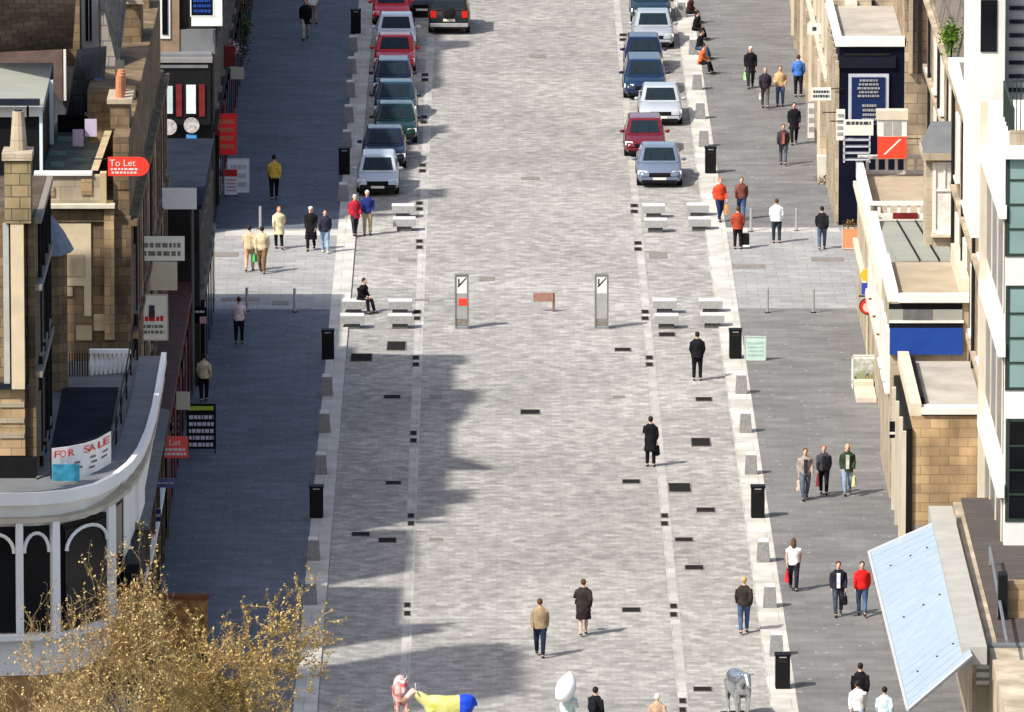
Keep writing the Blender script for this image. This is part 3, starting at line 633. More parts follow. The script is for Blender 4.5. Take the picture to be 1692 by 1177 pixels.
# small bag on the ground beside the rust coat
p = PG(1231, 411); t = thing('shopping_trolley', 'small black and white wheeled shopping bag beside the rust coloured coat', 'bag', p)
MB().box(-.16, .16, -.13, .13, .10, .58).build('bag_body', M_black, t, bevel=.04); MB().box(-.17, .17, -.14, .14, .08, .16).build('base', M_white, t)
MB().tube([(-.12, .14, .2), (-.12, .18, .85), (.12, .18, .85), (.12, .14, .2)], .012, 6).build('handle', M_steel, t)
for sx in (-1, 1): MB().cyl((sx*.15-.02, .08, .06), .06, .04, 10, 'x').build('wheel', M_tyre, t)
# white umbrella
p = P(934, 1226, .004); t = thing('umbrella', 'white umbrella held up and half furled at the bottom edge', 'umbrella', (p.x, p.y-.3, 1.0), 0)
MB().tube([(0, 0, 0), (.0, 0, 1.15)], .012, 6).build('shaft', M_steel, t)
rg = []
for zz, rr in ((.26, .10), (.40, .24), (.62, .29), (.86, .25), (1.04, .12), (1.14, .02)):
    rg.append([(rr*(1+.12*(q % 2))*math.cos(2*math.pi*q/16)+(zz-.6)*.22, rr*.9*(1+.12*(q % 2))*math.sin(2*math.pi*q/16), zz) for q in range(16)])
MB().loft(rg).build('canopy', mat('umbrella_white', (.88, .88, .88), .8, .02), t, smooth=True)

# ---------------- cow statues ----------------
def cow(px, py, rz, label, mats, head_turn=0):
    p = P(px, py, .03); t = thing('cow_statue', label, 'cow statue', p, R(rz), None)
    bodym, rumpm, headm, legm = mats
    m = MB(); rings = []
    for y, w_, zt, zb in ((-.72, .10, 1.28, 1.02), (-.62, .19, 1.34, .78), (-.40, .25, 1.36, .66), (-.05, .30, 1.33, .60), (.22, .30, 1.34, .64), (.36, .28, 1.37, .70)):
        c = (zt+zb)/2; hh = (zt-zb)/2; rings.append([(w_*math.copysign(abs(math.cos(a))**.8, math.cos(a)), y, c+hh*math.copysign(abs(math.sin(a))**.85, math.sin(a))) for a in [2*math.pi*q/16 for q in range(16)]])
    m.loft(rings)
    for sx in (-1, 1):
        m.tube([(sx*.17, -.50, .95), (sx*.16, -.50, .48), (sx*.155, -.52, .44), (sx*.15, -.50, .14), (sx*.15, -.53, .03)], [.115, .070, .062, .045, .062], 10)
    m.tube([(0, -.62, 1.16), (0, -.86, 1.34), (0, -.95, 1.42)], [.19, .14, .11], 12)
    m.build('body', bodym, t, remesh=.03)
    m = MB(); rings = []
    for y, w_, zt, zb in ((.30, .285, 1.36, .68), (.50, .27, 1.39, .74), (.68, .20, 1.36, .84), (.76, .08, 1.28, 1.0)):
        c = (zt+zb)/2; hh = (zt-zb)/2; rings.append([(w_*math.copysign(abs(math.cos(a))**.8, math.cos(a)), y, c+hh*math.copysign(abs(math.sin(a))**.85, math.sin(a))) for a in [2*math.pi*q/16 for q in range(16)]])
    m.loft(rings)
    for sx in (-1, 1):
        m.tube([(sx*.17, .52, 1.05), (sx*.18, .42, .78), (sx*.17, .60, .50), (sx*.16, .57, .20), (sx*.16, .54, .03)], [.16, .12, .065, .046, .064], 10)
    m.tube([(0, .74, 1.30), (.02, .83, 1.15), (.02, .82, .70), (.02, .81, .55)], [.03, .02, .018, .04], 8)
    m.build('rump', rumpm, t, remesh=.03)
    m = MB(); m.tube([(0, -.90, 1.46), (0, -1.02, 1.44), (0, -1.18, 1.30), (0, -1.28, 1.20), (0, -1.31, 1.18)], [.10, .125, .09, .08, .05], 12)
    for sx in (-1, 1): m.tube([(sx*.09, -.93, 1.49), (sx*.20, -.92, 1.49), (sx*.27, -.92, 1.44)], [.03, .05, .015], 8, .5)
    hd = m.build('head', headm, t, remesh=.02)
    h = MB()
    for sx in (-1, 1): h.tube([(sx*.06, -.95, 1.55), (sx*.13, -.95, 1.60), (sx*.15, -.96, 1.68)], [.022, .016, .005], 8)
    h.build('horns', legm, t, smooth=True)
    MB().ell((0, .30, .62), (.13, .16, .10), 12, 8).build('udder', headm, t, smooth=True)
    MB().box(-.35, .35, -.85, .85, -.026, .03).build('base_plate', M_iron, t, bevel=.01)
    return t
chrome = mat('mirror_steel', (.50, .52, .53), .22, .25, 6, metal=.85)
cow(1220,1186,12,'silver mirrored cow statue facing the camera beside the right kerb',(chrome,chrome,chrome,chrome))
yg = mat('yellow_green_paint', (.40, .40, .06), .5, .3, 3, col2=(.62, .58, .30))
cow(741,1224,-90,'cow statue painted yellow green with a blue end, side on at the bottom edge',(yg, mat('cow_blue', (.012, .05, .50), .4, .1), mat('cow_brown_white', (.24, .07, .025), .6, .2, 5, col2=(.72, .66, .60)), M_white))
rw = mat('red_white_paint', (.40, .03, .025), .7, .2, 3.0, col2=(.60, .56, .55), stretch=(.5, .5, 2.5))
rc_ = cow(663,1198,4,'red and white painted cow statue seen end on at the left gutter strip',(rw, rw, rw, M_white)); rc_.scale = (.78, 1, 1)

# ================= BUILDINGS =================
def srow(row): return (RY(row-1)-0, P(VX+100, row, 0).x/100.0)[1]          # metres per pixel at a ground row
def box_rows(X0, X1, row_near, row_far, z0, z1): return MB().box(X0, X1, RY(row_near), RY(row_far), z0, z1)
def wall_windows(parent, X, side, row_near, row_far, zs, n, w=1.1, h=1.9, frame=M_white):
    """windows in a wall that faces the street; side = -1 when the wall faces -x"""
    ya, yb = RY(row_near), RY(row_far); st = (yb-ya)/n
    for z0 in zs:
        for i in range(n):
            y = ya+st*(i+.5); f = MB(); x0, x1 = sorted((X, X+side*.09))
            f.box(x0, x1, y-w/2-.1, y-w/2, z0-.05, z0+h+.1); f.box(x0, x1, y+w/2, y+w/2+.1, z0-.05, z0+h+.1); f.box(x0, x1, y-w/2, y+w/2, z0+h, z0+h+.1)
            f.box(*sorted((X, X+side*.16)), y-w/2-.12, y+w/2+.12, z0-.14, z0-.05)
            fo = f.build('window', frame, parent); fo.name = 'window'
            MB().box(*sorted((X-side*.02, X+side*.02)), y-w/2, y+w/2, z0-.05, z0+h).build('pane', M_glass, fo)
def courses(parent, X, side, row_near, row_far, zs, m, d=.16, t=.18):
    for z0 in zs: MB().box(*sorted((X, X+side*d)), RY(row_near), RY(row_far), z0, z0+t).build('string_course', m, parent)
def pipes(parent, X, side, rows, z0, z1):
    for r in rows: MB().cyl((X+side*.09, RY(r), z0), .06, z1-z0, 8).build('downpipe', M_iron, parent)
def chimney(parent, X, row, z0, h=2.4, w=.8, l=2.2, pots=4, m=None):
    y = RY(row); c = MB().box(X-w/2, X+w/2, y-l/2, y+l/2, z0, z0+h).build('chimney', m or sand_dark, parent)
    MB().box(X-w/2-.1, X+w/2+.1, y-l/2-.1, y+l/2+.1, z0+h, z0+h+.15).build('coping', sand_pale, c)
    for i in range(pots): MB().cyl((X, y-l/2+(i+.5)*l/pots, z0+h+.15), .15, .7, 10, r2=.12).build('chimney_pot', M_terra, c)
def pitched(parent, X0, X1, row_near, row_far, z0, rise, m):
    a, b = RY(row_near), RY(row_far); xm = (X0+X1)/2
    mb = MB(); mb.loft([[(X0-.2, a-.1, z0), (xm, a-.1, z0+rise), (X1+.2, a-.1, z0), (X1+.2, a-.1, z0-.15), (X0-.2, a-.1, z0-.15)], [(X0-.2, b, z0), (xm, b, z0+rise), (X1+.2, b, z0), (X1+.2, b, z0-.15), (X0-.2, b, z0-.15)]])
    return mb.build('roof', m, parent)
def tilted(parent, name, m, pts, th=.15):
    """slab through four points given as (picture x, picture y, height)"""
    v = [P(*q) for q in pts]; return MB().hexa([p-Vector((0, 0, th)) for p in v], v).build(name, m, parent)
def pface(parent, name, m, x0, y0, x1, y1, row, proud=.05, depth=.12): return face(MB(), x0, y0, x1, y1, row, proud, depth).build(name, m, parent)
def lines(parent, m, x0, y0, x1, y1, row, n, proud, wob=.25):
    mb = MB(); rr = random.Random(int(x0*7+y0)); hgt = (y1-y0)/n
    for i in range(n):
        k = (x1-x0)*rr.uniform(0, wob)/2; y = y0+hgt*(i+.2); x = x0+k
        while x < x1-k:
            wl = rr.uniform(.05, .16)*(x1-x0); face(mb, x, y, min(x+wl, x1-k), y+hgt*.55, row, proud, .02); x += wl+(x1-x0)*.035
    return mb.build('lettering', m, parent)

# ---- right side, north of the crossing ----
b = thing('corner_shop', 'navy fronted flat roofed corner shop right of the far crossing edge, with framed notice', 'shop building', (0, 0, 0))
box_rows(13.5, 16.0, 375, 303, 0, 7.0).build('wall', M_navy, b)
box_rows(13.35, 16.05, 376, 373, 7.0, 7.35).build('parapet', M_white, b); box_rows(13.35, 13.6, 372.9, 303, 7.0, 7.35).build('parapet', M_white, b)
box_rows(13.6, 16.0, 372.9, 303, 7.0, 7.06).build('roof', mat('pale_roof', (.35, .325, .285), .85, .2, .8), b)
pface(b, 'navy_fascia', mat('black_navy', (.008, .009, .018), .4, .2), 1386, 92, 1480, 112, 375, .12, .1)
pface(b, 'fascia_line', M_iron, 1395, 89, 1470, 91, 375, .16, .14)
pface(b, 'notice_frame', mat('silver_frame', (.42, .43, .46), .5, .1), 1402, 122, 1468, 205, 375, .12, .1)
pface(b, 'notice_board', mat('notice_navy', (.008, .018, .07), .4, .1), 1407, 127, 1462, 204, 375, .16, .05)
lines(b, M_steel, 1416, 129, 1454, 161, 375, 5, .20); lines(b, M_steel, 1424, 170, 1448, 200, 375, 4, .20, .1)
for r in (374, 362, 350, 338, 326, 312): MB().box(13.36, 13.5, RY(r)-.18, RY(r)+.18, 0, 6.4).build('pilaster', sand_pale, b)
b = thing('far_shop_terrace', 'cream stone shop terrace farthest up the right side beyond the navy corner shop', 'shop building', (0, 0, 0))
box_rows(13.5, 16.0, 302, -300, 0, 8.3).build('wall', sand_pale, b)
box_rows(13.3, 16.0, 302, 299, 8.3, 8.9).build('parapet', M_cream, b); box_rows(13.3, 13.55, 298.9, -300, 8.3, 8.7).build('parapet', M_cream, b)
box_rows(13.55, 16.0, 298.9, -300, 8.3, 8.36).build('roof', mat('pale_roof', (.5, .47, .42)), b)
pface(b, 'vent', M_green, 1412, 14, 1436, 22, 302, .1, .2); pface(b, 'south_window', mat('pale_frame', (.6, .55, .5)), 1396, 0, 1416, 16, 302, .1, .2); pface(b, 'pipe', M_black, 1440, 0, 1446, 18, 302, .15, .1)
wall_windows(b, 13.5, -1, 300, 60, (4.6,), 9, 1.2, 2.0, M_cream)
for i, r in enumerate(range(60, 300, 22)): 
    MB().box(13.28, 13.5, RY(r)-.25, RY(r)+.25, 0, 3.9).build('pilaster', sand_pale if i % 3 else M_cream, b)
    MB().box(13.42, 13.5, RY(r)+.4, RY(r)+2.1, .6, 3.2).build('shop_window', M_glass if i % 2 else M_dred, b)
courses(b, 13.5, -1, 300, -200, (3.95, 7.7), M_cream)
b = thing('north_tenement', 'tall weathered stone tenement rising behind the navy corner shop', 'building', (0, 0, 0))
box_rows(16.0, 34, 376, -300, 0, 14.5).build('wall', tenement, b)
for X in (16.15, 16.5, 16.95, 17.4): box_rows(X, X+.14, 378, 376, 6.0, 14.4).build('pilaster', (sand_pale, M_iron, sandstone, M_iron)[int(X*3) % 4], b)
pitched(b, 16, 34, 376, -300, 14.5, 5, slate)
# ---- right side, south of the crossing ----
b = thing('corner_block', 'sandstone corner shops with white balustrades and a sloping grey green roof', 'shop building', (0, 0, 0))
box_rows(13.5, 15.98, 600, 513, 0, 5.0).build('wall', sand_pale, b)
box_rows(13.5, 15.78, 757, 600.2, 0, 4.95).build('wall', sand_pale, b)
box_rows(13.7, 15.95, 597, 515, 5.0, 5.06).build('roof', mat('tan_roof', (.34, .28, .20), .85, .15, .9), b)
def balus(row, X0, X1, z):
    p = MB(); y = RY(row); p.box(X0, X1, y-.10, y+.10, z+.55, z+.68); p.box(X0, X1, y-.12, y+.12, z, z+.12); n = int((X1-X0)/.32)
    for i in range(n+1): p.box(X0+(X1-X0)*i/n-.055, X0+(X1-X0)*i/n+.055, y-.06, y+.06, z+.12, z+.55)
    p.build('balustrade', M_white, b)
balus(514, 13.5, 15.95, 5.06); balus(598, 13.5, 15.95, 5.06)
MB().box(13.42, 13.66, RY(597), RY(516), 5.0, 5.62).build('parapet', M_white, b)
pface(b, 'ledge', M_white, 1432, 353, 1530, 361, 601, .10, .1); pface(b, 'red_board', M_dred, 1475, 351, 1516, 361, 601, .16, .05)
gg = mat('grey_green_roof', (.27, .28, .24), .7, .08, .8)
ys, ye = RY(602), RY(757)
for X0, X1 in ((13.75, 14.45), (14.49, 15.1), (15.14, 15.75)):
    MB().hexa([(X0, ye, 4.9), (X1, ye, 4.9), (X1, ys, 4.9), (X0, ys, 4.9)], [(X0, ye, 6.5), (X1, ye, 6.5), (X1, ys, 5.05), (X0, ys, 5.05)]) if False else None
    m = MB(); m.hexa([(X0, ye, 4.9), (X1, ye, 4.9), (X1, ys, 4.9), (X0, ys, 4.9)], [(X0, ye, 6.7), (X1, ye, 6.7), (X1, ys, 5.1), (X0, ys, 5.1)]); m.build('roof', gg, b)
for X0 in (14.45, 15.1): m = MB(); m.hexa([(X0, ye, 4.9), (X0+.04, ye, 4.9), (X0+.04, ys, 4.9), (X0, ys, 4.9)], [(X0, ye, 6.76), (X0+.04, ye, 6.76), (X0+.04, ys, 5.16), (X0, ys, 5.16)]); m.build('roof_seam', M_iron, b)
MB().box(13.42, 13.74, RY(757), RY(603), 4.95, 5.5).build('parapet', M_white, b)
wall_windows(b, 13.5, -1, 756, 600, (2.9,), 5, 1.2, 1.6, M_white); courses(b, 13.5, -1, 757, 513, (2.5, 4.6), M_cream)
b = thing('blue_panel_shop', 'flat roofed shop with a broad blue panel and dark window strip facing the camera', 'shop building', (0, 0, 0))
box_rows(13.2, 15.75, 827, 757.3, 0, 6.6).build('wall', sand_pale, b)
box_rows(13.45, 15.6, 824, 757.5, 6.6, 6.66).build('roof', mat('tan_roof', (.34, .28, .20)), b)
box_rows(13.1, 13.44, 827, 757.3, 6.6, 6.95).build('parapet', M_white, b); box_rows(13.44, 15.75, 829, 825, 6.6, 6.86).build('parapet', M_white, b); box_rows(15.5, 15.78, 824, 757.3, 6.66, 7.3).build('parapet', M_cream, b)
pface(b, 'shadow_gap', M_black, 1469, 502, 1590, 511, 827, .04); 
for x0, x1, mm in ((1469, 1492, gg), (1492.5, 1541, mat('grey_blind', (.12, .12, .12))), (1541.5, 1590, gg)): pface(b, 'window_pane', mm, x0, 511, x1, 529, 827, .06)
pface(b, 'sill', M_white, 1469, 529.3, 1592, 533, 827, .12); pface(b, 'dark_rail', M_black, 1469, 533.5, 1591, 541, 827, .08)
pface(b, 'blue_panel', M_blue, 1470, 541.5, 1590, 585, 827, .14)
wall_windows(b, 13.2, -1, 826, 760, (3.6,), 3, 1.4, 1.8, M_white)
b = thing('sandstone_shop', 'sandstone block wall shop with a pale flat roof, just before the glass canopy', 'shop building', (0, 0, 0))
box_rows(13.5, 15.78, 923, 829.2, 0, 4.6).build('wall', sandstone, b)
box_rows(14.0, 15.78, 921, 829.3, 4.6, 4.66).build('roof', mat('pale_roof', (.5, .47, .42)), b)
box_rows(13.42, 13.78, 923, 829.3, 4.6, 5.0).build('parapet', M_cream, b); box_rows(13.78, 15.78, 924, 917, 4.66, 4.86).build('parapet', M_white, b)
for i in range(14): 
    r = 835+i*5.2; MB().box(13.84, 13.94, RY(r)-.25, RY(r)+.2, 4.6, 4.9).build('roof_clip', M_black, b)
box_rows(13.3, 13.5, 924, 829, 0, 4.2).build('shopfront', M_black, b)
for r in (923, 898, 870, 845): MB().box(13.18, 13.3, RY(r)-.12, RY(r)+.12, 0, 4.1).build('pilaster', M_cream, b)
b = thing('south_tenement', 'brown stone tenement with tall bay window above the sloping grey green roof', 'building', (0, 0, 0))
box_rows(16.0, 32, 722, 513, 0, 11.8).build('wall', tenement, b)
tilted(b, 'roof', slate_brown, [(1587, 722-11.8*47.6, 11.8), (1700, 722-11.8*47.6, 14.6), (1640, -30, 16), (1535, -20, 11.8)], .2)
courses(b, 16, -1, 722, 513, (6.2, 8.9, 11.4), sand_pale); wall_windows(b, 16, -1, 720, 515, (6.7, 9.3), 5, 1.0, 1.8, M_white); pipes(b, 16, -1, (540, 600, 660), 5, 11.4)
chimney(b, 18.5, 560, 12.5)
# bay window
Yb = RY(700)
pf = lambda n, m, x0, y0, x1, y1, pr=.05, d=.12: pface(bay, n, m, x0, y0, x1, y1, 700, pr, d)
x0b, zb0 = PY(1530, 392, Yb); x1b, zb1 = PY(1602, 262, Yb)
bay = MB().box(x0b, x1b, Yb, Yb+2.2, 4.96, zb1).build('bay', sand_pale, b)
MB().box(x0b, x0b+.01, Yb, Yb+.01, 4.96, 4.97)
face(MB(), 1524, 252, 1606, 263, 700, .3, 2.6).build('bay_cornice', sand_pale, bay)
v0, v1 = PY(1526, 252, Yb), PY(1604, 252, Yb); v2 = PY(1540, 208, Yb+.8)
MB().hexa([(v0[0], Yb-.25, v0[1]), (v1[0], Yb-.25, v0[1]), (v1[0], Yb+2.2, v0[1]), (v0[0], Yb+2.2, v0[1])], [(v0[0]+.35, Yb+.6, v0[1]+.75), (v1[0]-.3, Yb+.6, v0[1]+.75), (v1[0]-.3, Yb+2.1, v0[1]+.75), (v0[0]+.35, Yb+2.1, v0[1]+.75)]).build('bay_roof', M_lead, bay)
fr = MB(); 
for r in ((1541, 268, 1546, 385), (1574, 268, 1579, 385), (1546, 268, 1574, 273), (1546, 380, 1574, 386), (1546, 312, 1574, 316), (1559, 273, 1562, 312)): face(fr, *r, 700, .07, .1)
wo = fr.build('window_frame', M_white, bay); pf('curtain', mat('net_curtain', (.62, .60, .54), .8, .15, 4), 1546, 273, 1574, 380, .02, .04)
pf('sill', M_cream, 1538, 386, 1582, 391, .2, .2)
b = thing('gutter_tenement', 'brown tenement with a white roof gutter beside the white modern block', 'building', (0, 0, 0))
box_rows(15.8, 32, 1040, 722.3, 0, 12.6).build('wall', tenement, b); box_rows(15.55, 16.1, 1040, 722.3, 12.6, 13.0).build('gutter', M_white, b)
tilted(b, 'roof', slate_brown, [(1610, 869-13*50.4, 13), (1760, 869-13*50.4, 15.5), (1700, 722-13*47.6, 16.5), (1585, 722-13*47.6, 13)], .2)
courses(b, 15.8, -1, 1040, 722.3, (5.4, 8.6, 12.1), sand_pale); wall_windows(b, 15.8, -1, 1035, 725, (6.0, 9.4), 6, 1.1, 2.0, M_white); pipes(b, 15.8, -1, (728, 790, 860, 930, 1000), 5, 12.4)
# plant on the roof
p = P(1571, 95, 12.4); 
t = thing('roof_shrub', 'small bright green shrub growing on the brown roof', 'plant', p)
MB().tube([(0, 0, 0), (.05, 0, .5), (0, .05, .9)], [.04, .03, .01], 6).build('stem', M_iron, t)
rr = random.Random(5); m = MB()
for i in range(420):
    d = Vector((rr.gauss(0, .17), rr.gauss(0, .17), rr.gauss(.72, .24))); n = Vector((rr.uniform(-1, 1), rr.uniform(-1, 1), rr.uniform(-1, 1))).normalized()*.07; s2 = n.cross(Vector((.3, .5, .8))).normalized()*.05
    m.quad(d-n, d+s2, d+n, d-s2)
m.build('foliage', mat('bright_leaf', (.14, .25, .03), .7, .4, 6), t)
# white modern block
b = thing('modern_block', 'white modern block with dark green framed windows at the right edge', 'building', (0, 0, 0))
XW = 15.2; YW = RY(1170)
MB().box(XW, 24, YW, RY(1040), 1.5, 16.4).build('wall', M_white, b)
for (ya, yb_) in ((252, 424), (472, 645), (692, 862)):
    f = MB(); 
    for r in ((1662, ya, 1667, yb_), (1667, ya, 1760, ya+5), (1667, yb_-5, 1760, yb_)): face(f, *r, 1170, .03, .1)
    wf = f.build('window', M_dgreen, b)
    f = MB(); hh = (yb_-ya-10)/4
    for k in range(1, 4): face(f, 1667, ya+5+hh*k-1.5, 1760, ya+5+hh*k+1.5, 1170, .04, .08)
    f.build('glazing_bar', M_dgreen, wf)
    pface(wf, 'pane', M_gglass if ya < 600 else M_glass, 1667, ya+5, 1760, yb_-5, 1170, .012, .04)
# side window bands seen at a grazing angle
for (za, zb_) in ((3.3, 6.3), (7.5, 10.5), (11.7, 14.6)):
    fo = MB().box(XW-.03, XW+.05, YW+.6, RY(1044), za, zb_).build('window', mat('grey_glass', (.14, .14, .145), .25, .3, 2), b)
    for q in range(4): MB().box(XW-.06, XW-.03, YW+.6+q*3.3, YW+.75+q*3.3, za, zb_).build('glazing_bar', M_cream, fo)
    MB().box(XW-.22, XW, YW-.12, RY(1040), zb_+.02, zb_+.42).build('white_band', M_white, b)
MB().box(XW-.2, XW, RY(1046), RY(1040), 1.5, 16.4).build('corner_strip', M_cream, b)
MB().box(XW-.15, 24, YW-.2, YW+.35, 16.4, 16.75).build('parapet', M_white, b)
pface(b, 'stone_panel', sand_pale, 1668, 216, 1760, 246, 1168, .0, .1)
# penthouse and balcony
MB().box(16.3, 24, RY(1140), RY(1045), 16.4, 21).build('penthouse', mat('grey_green_glass', (.15, .18, .16), .3, .3, 1.5), b)
f = MB(); 
for i in range(12): f.box(XW+.15+i*.12, XW+.18+i*.12, YW+.3, YW+.33, 16.75, 18.6)
f.box(XW+.15, XW+1.6, YW+.28, YW+.35, 18.6, 18.66); f.build('balcony_railing', M_dgreen, b)
b2 = thing('stair_tower', 'plain white tower above the brown tenement at the top right', 'building', (0, 0, 0))
Yt = RY(1030); xa, za = PY(1606, 118, Yt); MB().box(xa, xa+1.0, Yt, Yt+5, 12.0, za+5).build('wall', M_white, b2); MB().box(xa+.99, xa+2.6, Yt+.5, Yt+5, 12.0, za+3.6).build('side_wall', mat('grey_render', (.34, .35, .36), .8, .1, 1), b2)
MB().box(xa-.1, xa+1.1, Yt-.1, Yt+5, za+5, za+5.2).build('coping', M_lead, b2)
for i in range(9): MB().box(xa+1.15, xa+2.5, Yt+.44, Yt+.5, 15.6+i*.42, 15.72+i*.42).build('louvre', M_dlead, b2)
MB().box(xa+.25, xa+.75, Yt-.04, Yt+.02, za+.6, za+2.2).build('window', M_glass, b2)
for i in range(7): MB().tube([(XW+.2, YW+.3+i*.9, 16.75), (XW+.2, YW+.3+i*.9, 17.8)], .03, 5).build('rail_post', M_dgreen, b)
MB().tube([(XW+.2, YW+.3, 17.8), (XW+.2, YW+5.8, 17.8)], .035, 6).build('hand_rail', M_dgreen, b)
# canopy building
b = thing('deck_building', 'low building with dark timber deck roof behind the pale glass canopy', 'building', (0, 0, 0))
box_rows(14.05, 22, 1500, 1088, 0, 4.8).build('wall', sand_pale, b); box_rows(13.6, 22, 1087.5, 924.5, 0, 1.1).build('link', M_lead, b)
box_rows(14.3, 22, 1345, 1085, 4.8, 4.88).build('deck', M_timber, b)
fl = MB(); fl.hexa([P(1600, 1062, 4.8), P(1760, 1062, 4.8), P(1760, 1055, 4.8), P(1598, 1055, 4.8)], [P(1600, 1062, 5.1), P(1760, 1062, 5.1), P(1760, 1055, 5.1), P(1598, 1055, 5.1)])
pface(b, 'grey_fascia', M_lead, 1608, 1063, 1780, 1090, 1345, .3, .4)
for (x0, y0, x1, y1, mm) in ((1612, 1096, 1780, 1102, M_white), (1612, 1108, 1780, 1116, M_white), (1612, 1122, 1780, 1128, M_white), (1606, 1091, 1612, 1177, sand_pale), (1612, 1132, 1780, 1180, mat('dim_window', (.30, .27, .19), .4, .2, 1))): pface(b, 'window_part', mm, x0, y0, x1, y1, 1345, .25, .1)
pface(b, 'window_back', mat('pale_glass', (.42, .44, .38), .3, .15, 2), 1612, 1091, 1780, 1131, 1345, .15, .08)
pface(b, 'stone_block', sandstone, 1664, 965, 1780, 1058, 1300, .0, .6); pface(b, 'dark_recess', M_black, 1650, 950, 1664, 1060, 1302, .1, .6)
m = MB(); m.tube([P(1636, 905, 5.4), P(1664, 1060, 5.4)], .05, 6); m.tube([P(1636, 935, 4.9), P(1636, 905, 5.4)], .04, 6); m.tube([P(1650, 1020, 4.9), P(1650, 985, 5.4)], .04, 6); m.build('railing', M_lead, b)
m = MB()
beam_a, beam_b = P(1548, 836, 5.2), P(1604, 1062, 5.2)
m.hexa([(beam_a.x-.25, beam_b.y-.6, 4.7), (beam_a.x+.45, beam_b.y-.6, 4.7), (beam_a.x+.45, beam_a.y, 4.7), (beam_a.x-.25, beam_a.y, 4.7)], [(beam_a.x-.25, beam_b.y-.6, 5.2), (beam_a.x+.45, beam_b.y-.6, 5.2), (beam_a.x+.45, beam_a.y, 5.2), (beam_a.x-.25, beam_a.y, 5.2)])
m.build('beam', mat('grey_stone_beam', (.34, .33, .29), .8, .1, 1.5), b)
c = thing('glass_canopy', 'large tilted pale blue glass canopy over the right pavement', 'canopy', (0, 0, 0))
v = [P(1500, 1173, 3.9), P(1606, 1083, 5.15), P(1545, 864, 5.15), P(1436, 912, 3.9)]
def lerp4(u, w_): return (v[0]*(1-u)+v[1]*u)*(1-w_)+(v[3]*(1-u)+v[2]*u)*w_
MB().hexa([p-Vector((0, 0, .10)) for p in v], v).build('panel', mat('canopy_glass', (.285, .345, .41), .45, .08, 2, spec=.25), c)
for k in range(1, 24): 
    w_ = k/24; MB().tube([lerp4(0, w_)+Vector((0, 0, .002)), lerp4(1, w_)+Vector((0, 0, .002))], .010, 4).build('glazing_bar', mat('pale_bar', (.25, .305, .365), .5, .05), c)
m = MB(); m.tube([v[0], v[1]], .05, 6); m.tube([v[0], v[3]], .05, 6); m.tube([v[3], v[2]], .04, 6); m.build('edge_frame', mat('frame_grey', (.42, .43, .42), .5, .05), c)
for w_ in (.15, .5, .85):
    for u in (.25, .55, .8): q = lerp4(u, w_); MB().cyl((q.x, q.y, q.z+.0), .035, .03, 8).build('fixing_bolt', M_iron, c)

# ---- left side ----
b = thing('shaded_north_block', 'dark shaded shop building on the far side of the left crossing, with red panelled bay', 'shop building', (0, 0, 0))
nb_ = b
dk = brick_mat('near_black_stone', (.026, .022, .020), (.018, .015, .014), (.012, .011, .010), .8, .4, .02, .8, .35, .9, wall=True)  # stone coloured almost black throughout
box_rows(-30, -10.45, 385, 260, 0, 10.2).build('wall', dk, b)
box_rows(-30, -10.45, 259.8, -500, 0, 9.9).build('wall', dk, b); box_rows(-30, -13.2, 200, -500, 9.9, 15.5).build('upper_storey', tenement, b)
for r_, z_ in ((372, 10.2), (262, 10.2), (180, 9.9), (120, 9.9), (60, 9.9), (0, 9.9)): chimney(b, -11.6, r_, z_, 2.6 if r_ != 120 else 4.2, .9, 1.8, 3)
courses(b, -10.45, 1, 385, -300, (3.9, 7.6), dk); wall_windows(b, -10.45, 1, 380, 40, (4.6,), 13, 1.1, 2.0, M_ironf)
for r in range(40, 380, 18): MB().box(-10.45, -10.3, RY(r), RY(r)+1.4, .6, 3.3).build('shop_window', M_dred if r % 5 == 0 else (M_glass, M_black)[r % 2], b)
q = lambda n, m, x0, y0, x1, y1, pr, d=.12: pface(b, n, m, x0, y0, x1, y1, 385, pr, d)
q('upper_wall', mat('brown_render', (.22, .15, .10), .85, .2, 1.5), 248, -40, 297, 88, .30, .3); q('upper_window', M_white, 264, -40, 282, 62, .36, .1); q('upper_pane', M_glass, 268, -40, 278, 55, .40, .1)
q('lead_roof', M_lead, 297, 48, 356, 88, .25, .3); q('bay_cornice', mat('bay_grey', (.20, .19, .19), .7, .1), 250, 90, 352, 97, 1.1, 1.1); q('bay_wall', M_black, 250, 97, 348, 200, 1.0, 1.0); q('bay_band', M_lead, 252, 101, 345, 106, 1.06, .1)
tilted(b, 'bay_roof', M_lead, [(254, 90, 7.0), (350, 90, 7.0), (344, 62, 7.3), (262, 62, 7.3)], .1)
for x in (258, 292, 330): q('red_panel', M_dred, x, 133, x+10, 186, 1.06, .1)
q('bay_window', mat('pale_blind', (.42, .50, .50), .6, .1), 269, 136, 287, 181, 1.10, .1); q('bay_window', mat('pale_blind_light', (.58, .60, .60), .6, .1), 309, 134, 325, 181, 1.10, .1)
q('shop_dark', M_black, 246, 200, 352, 384, .5, .5)
for cx, cy in ((281, 203), (318, 200)):
    X, Z = PY(cx, cy, RY(385)); MB().cyl((X, RY(385)-1.16, Z), .30, .1, 14, 'y').build('round_sign', mat('round_sign', (.36, .33, .32), .6, .4, 8), b)
q('blue_notice', mat('mid_blue', (.05, .22, .50), .5, .1), 309, 216, 326, 232, 1.1, .1); q('notice', mat('pale_notice', (.45, .48, .60), .6, .3, 8), 257, 240, 279, 271, .62, .1); q('notice', mat('pale_notice_two', (.58, .55, .60), .6, .3, 8), 284, 243, 305, 273, .62, .1)
b = thing('low_left_block', 'low dark shopfront building on the near side of the left crossing', 'shop building', (0, 0, 0))
